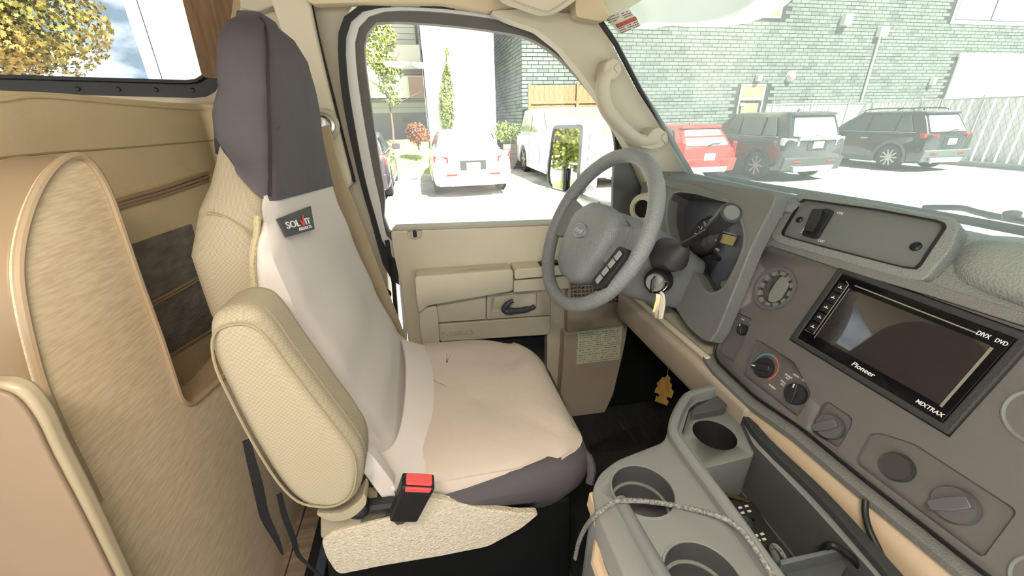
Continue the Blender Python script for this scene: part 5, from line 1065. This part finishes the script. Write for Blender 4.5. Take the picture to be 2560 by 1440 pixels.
# slatted chain-link fence at the right
cf = thing('slat_fence', 'white slatted chain-link fence behind the black car at the right', 'fence', (16.5, 14.6, 0))
slm = M('slat_white', (243, 242, 239), .6); gapm = M('slat_gap', (150, 152, 148), .8)
def run(p0, p1, h):
    p0, p1 = Vector(p0), Vector(p1); L = (p1 - p0).length; t = (p1 - p0) / L; n_ = Vector((-t.y, t.x, 0)); k = int(L / .30)
    sl = None
    for i in range(k):
        c = p0 + t * (i + .5) * L / k
        if sl is None:
            sl = prism('slat', [c - t * .125, c + t * .125, c + t * .125 + Vector((0, 0, h)), c - t * .125 + Vector((0, 0, h))], n_ * .02, slm, cf, bevel=0); c0_ = c
        else: o = sl.copy(); sc.collection.objects.link(o); o.location = sl.location + (c - c0_)
        if i % 6 == 0: tube('post', [c + t * .15 - n_ * .03, c + t * .15 - n_ * .03 + Vector((0, 0, h + .1))], .03, M('post_grey', (190, 190, 186), .5, metal=.5), cf, n=8)
    bx = []
    for i in range(int(L / .16)):
        c = p0 + t * i * .16 - n_ * .006
        for s in (-1, 1): bx.append((c + Vector((0, 0, h / 2)) + t * s * h * .25, (t * s * .5 + Vector((0, 0, 1))).normalized() * h * .56, n_ * .002, (t - Vector((0, 0, .5 * s))).normalized() * .002))
    tag(join_boxes('chain_mesh', bx, gapm, cf), kind='stuff')
    tube('top_rail', [p0 + Vector((0, 0, h)) - n_ * .02, p1 + Vector((0, 0, h)) - n_ * .02], .025, MATS['post_grey'], cf, n=8)
run((13.4, 14.6, 0), (18.2, 14.6, 0), 2.0); run((18.2, 14.6, 0), (17.6, 6.0, 0), 2.0)
box('kerb', (17.3, 6.0, 0), (17.7, 14.5, .12), M('kerb_grey', (190, 188, 182), .9), cf, bevel=.01)
po = thing('light_pole', 'white painted pole seen through the living area window', 'pole', (-2.95, 6, 0))
pt_b = G(394, 205, Y=6); pt_t = G(330, -20, Y=6)
tube('pole_shaft', [(pt_b.x, 6, 0), (pt_b.x, 6, 3), (pt_b.x, 6, 6)], .075, white_m, po, n=16)
box('pole_base', (pt_b.x - .2, 5.8, 0), (pt_b.x + .2, 6.2, .15), M('concrete', (170, 168, 162), .9), po, bevel=.02)
tube('pole_edge_cable', [(pt_b.x + .079, 5.95, 0), (pt_b.x + .079, 5.95, 6)], .006, rubber, po, n=6)
# ---------------- cars
glassd = M('car_glass', (70, 84, 84), .08, spec=.6); glass_l = M('car_glass_pale', (150, 168, 168), .1, spec=.6)
tyre = M('tyre', (46, 46, 46), .8); alloy = M('alloy', (196, 198, 198), .3, metal=.7); lampr = M('tail_red', (190, 40, 34), .25); plate_m = M('plate_white', (226, 228, 224), .5); trimb = M('trim_black', (48, 52, 52), .5); silver = M('trim_silver', (186, 188, 186), .35, metal=.5)
def car(name, label, x, y, rot, paint, L=4.6, W=1.85, H=1.7, belt=1.0, clear=.22, gh=(.10, 3.15, .42, 2.35), hood=.98, wr=.36, wx=(.85, 3.6), kind='suv', roofw=.74, spokes=10, cladding=None, glass_=None, group='cars parked in the lot'):
    r = bpy.data.objects.new(name, None); sc.collection.objects.link(r); r.location = (x, y, 0); r.rotation_euler = (0, 0, math.radians(rot)); r['base'] = (0, 0, 0); tag(r, label, 'car', group)
    gl_ = glass_ or glassd; h = W / 2
    def ring(yy, w0, zt, zb):
        m = (zb + zt) / 2
        return [Vector((a, yy, b_)) for a, b_ in ((-w0 * .86, zb), (-w0 * .97, zb + .06), (-w0, zb + .22), (-w0, m + .08), (-w0 * .985, zt - .08), (-w0 * .93, zt), (0, zt + .02), (w0 * .93, zt), (w0 * .985, zt - .08), (w0, m + .08), (w0, zb + .22), (w0 * .97, zb + .06), (w0 * .86, zb))]
    b0_, b1_, r0_, r1_ = gh
    sta = [(0, h * .82, belt - .06, clear + .14), (.05, h * .94, belt - .01, clear + .06), (.18, h * .99, belt, clear + .02), (.6, h, belt, clear), (L * .45, h, belt - .01, clear), (b1_, h * .99, belt - .03, clear), (L - .7, h * .97, hood, clear), (L - .25, h * .92, hood - .10, clear + .02), (L - .04, h * .84, hood - .22, clear + .06), (L, h * .72, hood - .32, clear + .14)]
    if kind == 'sedan': sta[0] = (0, h * .80, belt - .12, clear + .14); sta[1] = (.06, h * .93, belt - .03, clear + .05)
    body = loft('body', [ring(*s) for s in sta], paint, r)
    cs = []
    for wy in wx:
        cs.append(cutter([Vector((-h - .1, wy + (wr + .05) * math.cos(a), wr + (wr + .05) * math.sin(a))) for a in [2 * math.pi * i / 24 for i in range(24)]], (.40, 0, 0), r)); cs.append(cutter([Vector((h - .3, wy + (wr + .05) * math.cos(a), wr + (wr + .05) * math.sin(a))) for a in [2 * math.pi * i / 24 for i in range(24)]], (.40, 0, 0), r))
    cut(body, cs, 30)
    hw, hr_ = h * .92, h * roofw
    def gring(t, z, ins=0):
        a, b_ = b0_ + (r0_ - b0_) * t, b1_ + (r1_ - b1_) * t; w0 = hw + (hr_ - hw) * t - ins
        return rnd([(-w0 * .93, a + ins, z), (w0 * .93, a + ins, z), (w0, b_ - ins - .2, z), (w0 * .9, b_ - ins, z), (-w0 * .9, b_ - ins, z), (-w0, b_ - ins - .2, z)], .08, 3)
    loft('cabin', [gring(0, belt - .05), gring(.5, belt + (H - belt) * .48), gring(.9, H - .10), gring(1.0, H - .04), gring(1.0, H - .01, .08), gring(1.0, H, .25)], paint, r)
    def zm(t): return (belt - .05 + (belt + (H - belt) * .48 - belt + .05) * t / .5) if t < .5 else belt + (H - belt) * .48 + (H - .10 - belt - (H - belt) * .48) * (t - .5) / .4
    def side(t0, y0, t1, y1, sgn, o=.012):
        def q(t, yy): return Vector((sgn * (hw + (hr_ - hw) * t + o), yy, zm(t)))
        return [q(t0, y0), q(t0, y1), q(t1, y1), q(t1, y0)], q
    ends = (b0_ + .55, b0_ + 1.25, b0_ + 2.05) if kind != 'sedan' else (b0_ + .35, b0_ + .75, b0_ + 1.6)
    e_f = b1_ - .45
    for sgn in (-1, 1):
        _, q = side(0, 0, 1, 1, sgn)
        edges = [(b0_ + .38, ends[0] + .28), (ends[0] + .36, ends[1] + .42), (ends[1] + .50, e_f)]
        for i, (a, b_) in enumerate(edges):
            ta, tb = .18, .88; sh0 = (r0_ - b0_) * .7 if i == 0 else 0; sh1 = (r1_ - b1_) * .75 if i == 2 else 0
            prism('side_window', rnd([q(ta, a), q(ta, b_), q(tb, b_ + sh1), q(tb, a + sh0)], .05), (-sgn * .01, 0, 0), gl_, r, bevel=0)
        tube('window_trim', [q(.14, b0_ + .3), q(.14, b1_ - .35)], .012, silver, r, n=6)
        for wy in wx:
            c = Vector((sgn * (h - .12), wy, wr)); ax_ = Vector((sgn, 0, 0))
            tw = lathe('wheel', c - ax_ * .11, ax_, [(wr * .66, 0), (wr * .94, 0), (wr, .03), (wr, .19), (wr * .94, .22), (wr * .70, .222), (wr * .66, .20)], tyre, r, n=28)
            lathe('rim', c - ax_ * .11, ax_, [(wr * .66, .10), (wr * .70, .20), (wr * .66, .212), (wr * .60, .19), (wr * .56, .12), (0, .11)], M('rim_dark', (92, 94, 94), .4, metal=.5), tw, n=28)
            ex, ey = Vector((0, 1, 0)), Vector((0, 0, 1)); bx = []
            for i in range(spokes):
                a = 2 * math.pi * i / spokes; e = ex * math.cos(a) + ey * math.sin(a); f = ax_.cross(e)
                bx.append((c + ax_ * .085 + e * wr * .36, e * wr * .30, f * wr * (.055 if spokes > 6 else .10), ax_ * .012))
            bx.append((c + ax_ * .085, ex * wr * .10, ey * wr * .10, ax_ * .014)); join_boxes('spokes', bx, alloy, tw)
            if kind == 'suv':
                loft('wheel_arch', [[Vector((sgn * (h + dx), wy + (wr + dr) * math.cos(a), wr + (wr + dr) * math.sin(a))) for dx, dr in ((-.03, .04), (.02, .045), (.02, .11), (-.01, .12))] for a in [math.radians(-12 + 204 * i / 16) for i in range(17)]], cladding or paint, r)
        for yy in (L * .36, L * .60): box('door_handle', (min(sgn * (h - .01), sgn * (h + .03)), yy, belt - .16), (max(sgn * (h - .01), sgn * (h + .03)), yy + .2, belt - .12), silver if kind == 'suv' else paint, r, bevel=.008)
        for yy in (L * .34, L * .57, L * .76): box('door_seam', (min(sgn * (h - .004), sgn * (h + .003)), yy, clear + .12), (max(sgn * (h - .004), sgn * (h + .003)), yy + .008, belt - .03), trimb, r, bevel=0)
        box('door_mirror', (min(sgn * (h - .02), sgn * (h + .2)), b1_ - .55, belt - .02), (max(sgn * (h - .02), sgn * (h + .2)), b1_ - .42, belt + .14), paint, r, bevel=.03)
        box('sill', (min(sgn * (h - .05), sgn * (h + .01)), wx[0] + wr + .1, clear), (max(sgn * (h - .05), sgn * (h + .01)), wx[1] - wr - .1, clear + .16), cladding or paint, r, bevel=.02)
    def rear(t, s, o=.02):  # a point on the rear window face
        yy = b0_ + (r0_ - b0_) * t; return Vector((s * (hw + (hr_ - hw) * t) * .93, yy - o, zm(t)))
    prism('rear_window', rnd([rear(.16, -.86), rear(.16, .86), rear(.84, .82), rear(.84, -.82)], .06), (0, .01, 0), glass_l, r, bevel=0)
    def wsh(t, s, o=.012):
        yy = b1_ + (r1_ - b1_) * t; return Vector((s * (hw + (hr_ - hw) * t) * .9, yy + o, zm(t)))
    prism('front_window', rnd([wsh(.1, -.9), wsh(.1, .9), wsh(.9, .88), wsh(.9, -.88)], .06), (0, -.01, 0), gl_, r, bevel=0)
    return r
def rear_kit(r, W, H, belt, lampz, lamps, platez, bump, b0_, r0_, spoiler=True, wiper=True, exhaust=True, lampcol=None):
    h = W / 2; kids = r.children[0].data.materials[0]
    for sgn in (-1, 1):
        a, b_, c_, d_ = lamps
        prism('tail_lamp', rnd([Vector((sgn * x, y, z)) for x, y, z in ((h * a, -.015, lampz - d_ / 2), (h * b_, .0 + .10 * (b_ > .9), lampz - d_ / 2 + .02), (h * b_, .0 + .10 * (b_ > .9), lampz + d_ / 2), (h * a, -.015, lampz + d_ / 2 - .03))], .02), (0, .12, 0), lampcol or lampr, r, bevel=.01)
        if exhaust: lathe('exhaust', (sgn * h * .55, .0, .30), (0, -1, 0), [(.055, -.1), (.055, .04), (.045, .045), (.042, -.05)], chrome, r, n=16)
        box('reflector', (sgn * h * .55 - .12, -.035, .50), (sgn * h * .55 + .12, -.02, .54), lampr, r, bevel=.005)
    pb_ = box('number_plate', (-.16, -.04, platez - .085), (.16, -.02, platez + .085), plate_m, r, bevel=.004)
    box('plate_recess', (-.30, -.018, platez - .14), (.30, .03, platez + .14), trimb if kids is not MATS.get('paint_red') else kids, r, bevel=.02)
    prism('bumper', rnd([(-h * .96, .12, .28), (h * .96, .12, .28), (h * .96, .05, .62), (-h * .96, .05, .62)], .05), (0, -.09, 0), bump, r, bevel=.04, seg=3)
    prism('skid_plate', rnd([(-h * .6, -.05, .27), (h * .6, -.05, .27), (h * .66, -.055, .40), (-h * .66, -.055, .40)], .03), (0, .08, 0), silver, r, bevel=.01)
    if spoiler: prism('spoiler', rnd([(-h * .68, r0_ - .12, H - .05), (h * .68, r0_ - .12, H - .05), (h * .70, r0_ + .15, H - .02), (-h * .70, r0_ + .15, H - .02)], .05), (0, 0, -.05), kids, r, bevel=.015)
    if wiper: tube('rear_wiper', [(0, b0_ + .02, belt + .06), (.15, b0_ + .05, belt + .10), (.38, b0_ + .06, belt + .10)], .012, trimb, r, n=6)
    lathe('roof_antenna', (0, r0_ + .45, H - .01), (0, 0, 1), [(.06, 0), (.04, .04), (.012, .08), (0, .085)], kids, r, n=10)
pw = M('paint_white', (232, 232, 230), .25, coat=.5); pk = M('paint_black', (36, 42, 44), .15, coat=1, spec=.6); pr_ = M('paint_red', (176, 52, 44), .25, coat=.6); pg = M('paint_grey', (30, 38, 40), .18, coat=1, spec=.6)
c1 = car('sedan', 'white sedan parked rear-on outside the door window', 1.18, 9.55, 0, pw, L=4.75, W=1.83, H=1.45, belt=.98, gh=(.75, 3.5, 1.35, 2.7), hood=.92, wr=.33, wx=(.95, 3.75), kind='sedan')
rear_kit(c1, 1.83, 1.45, .98, .86, (.62, .97, 0, .16), .70, M('bumper_pale', (214, 212, 204), .4), .75, 1.35, spoiler=False, wiper=False, exhaust=False)
c2_ = car('sedan', 'dark car cut by the left edge of the door window', -1.62, 9.5, 0, M('paint_dark', (70, 66, 72), .25, coat=.5), L=4.6, W=1.8, H=1.45, belt=.98, gh=(.7, 3.4, 1.3, 2.6), hood=.92, wr=.33, wx=(.95, 3.65), kind='sedan')
rear_kit(c2_, 1.8, 1.45, .98, .86, (.6, .97, 0, .18), .70, MATS['paint_dark'], .7, 1.3, spoiler=False, wiper=False)
c3 = car('sport_utility_vehicle', 'big white utility vehicle parked nose-on behind the door mirror', 4.45, 15.0, 180, pw, L=5.4, W=2.05, H=1.95, belt=1.2, gh=(.1, 4.0, .35, 3.2), hood=1.18, wr=.42, wx=(1.1, 4.35), kind='van', roofw=.80, spokes=6, glass_=M('car_glass_green', (120, 128, 96), .1))
for sgn in (-1, 1): box('head_lamp', (min(sgn * .6, sgn * .95), 5.28, .80), (max(sgn * .6, sgn * .95), 5.42, 1.0), M('lamp_clear', (220, 222, 222), .2), c3, bevel=.02)
box('grille', (-.58, 5.36, .66), (.58, 5.43, 1.0), silver, c3, bevel=.02); box('front_bumper', (-.98, 5.2, .30), (.98, 5.46, .60), pw, c3, bevel=.05)
c4 = car('hatchback', 'red hatchback parked beside the black utility vehicle', 7.45, 9.7, 0, pr_, L=4.25, W=1.78, H=1.45, belt=.88, gh=(.06, 3.05, .55, 2.2), hood=.92, wr=.33, wx=(.80, 3.4), kind='hatch', spokes=5)
rear_kit(c4, 1.78, 1.45, .88, .88, (.84, .97, 0, .30), .66, pr_, .06, .55)
c5 = car('sport_utility_vehicle', 'black utility vehicle with silver eight-spoke wheels between the red and the far car', 10.0, 8.95, 0, pk, L=4.6, W=1.92, H=1.72, belt=1.06, gh=(.08, 3.2, .34, 2.4), hood=1.06, wr=.37, wx=(.88, 3.6), roofw=.80, spokes=8, cladding=trimb)
rear_kit(c5, 1.92, 1.72, 1.06, 1.0, (.58, .98, 0, .20), .92, M('bumper_dark', (64, 70, 68), .4), .08, .34, lampcol=M('lamp_smoke', (196, 200, 200), .2))
text('lettering', 'DISCOVERY', (-.34, -.075, 1.055), (1, 0, 0), (0, 0, 1), .085, silver, c5, ext=.006, sx=1.25)
box('tail_strip', (-.62, -.05, 1.03), (.62, .02, 1.13), M('strip_pale', (150, 156, 156), .3, metal=.3), c5, bevel=.01)
c6 = car('sport_utility_vehicle', 'dark green-black utility vehicle with roof rails before the slatted fence', 15.0, 9.25, 0, pg, L=4.6, W=1.86, H=1.68, belt=1.04, gh=(.10, 3.2, .50, 2.3), hood=1.02, wr=.37, wx=(.88, 3.56), roofw=.76, spokes=10, cladding=M('clad_grey', (92, 100, 98), .6))
rear_kit(c6, 1.86, 1.68, 1.04, 1.0, (.55, .99, 0, .14), .84, MATS['clad_grey'], .10, .50)
for sgn in (-1, 1):
    tube('roof_rail', spline([(sgn * .66, .75, 1.64), (sgn * .66, .85, 1.73), (sgn * .66, 1.5, 1.75), (sgn * .66, 2.1, 1.73), (sgn * .66, 2.2, 1.64)], 4), .018, trimb, c6, n=8)
# ---------------- wiper and cowl just outside the windshield
FRAME[0] = VAN
wi = thing('windshield_wiper', 'black wiper arm lying at the foot of the windshield', 'wiper', P(2440, 535, X=1.05))
tube('wiper_arm', spline([P(2310, 519, X=1.08), P(2400, 520, X=1.07), P(2440, 530, X=1.05), P(2510, 545, X=1.03), P(2600, 560, X=1.0)], 4), .006, black_pl, wi, n=8)
prism('wiper_pivot', rnd(PL([(2440, 532), (2530, 540), (2560, 556), (2470, 548)], X=1.04), .004), (.02, 0, 0), M('wiper_grey', (92, 98, 96), .5), wi, bevel=.003)
lathe('pivot_cap', P(2528, 545, X=1.02), (-.4, 0, 1), [(.012, 0), (.012, .01), (0, .014)], black_pl, wi, n=12)
cw = prism('windshield_cowl', rnd([(.93, -.7, 1.47), (1.25, -.7, 1.44), (1.25, 1.12, 1.44), (.93, 1.12, 1.47)], .03), (0, 0, .02), M('cowl_grey', (170, 172, 170), .5), bevel=.006); tag(cw, 'pale cowl panel outside the foot of the windshield', 'cowl')
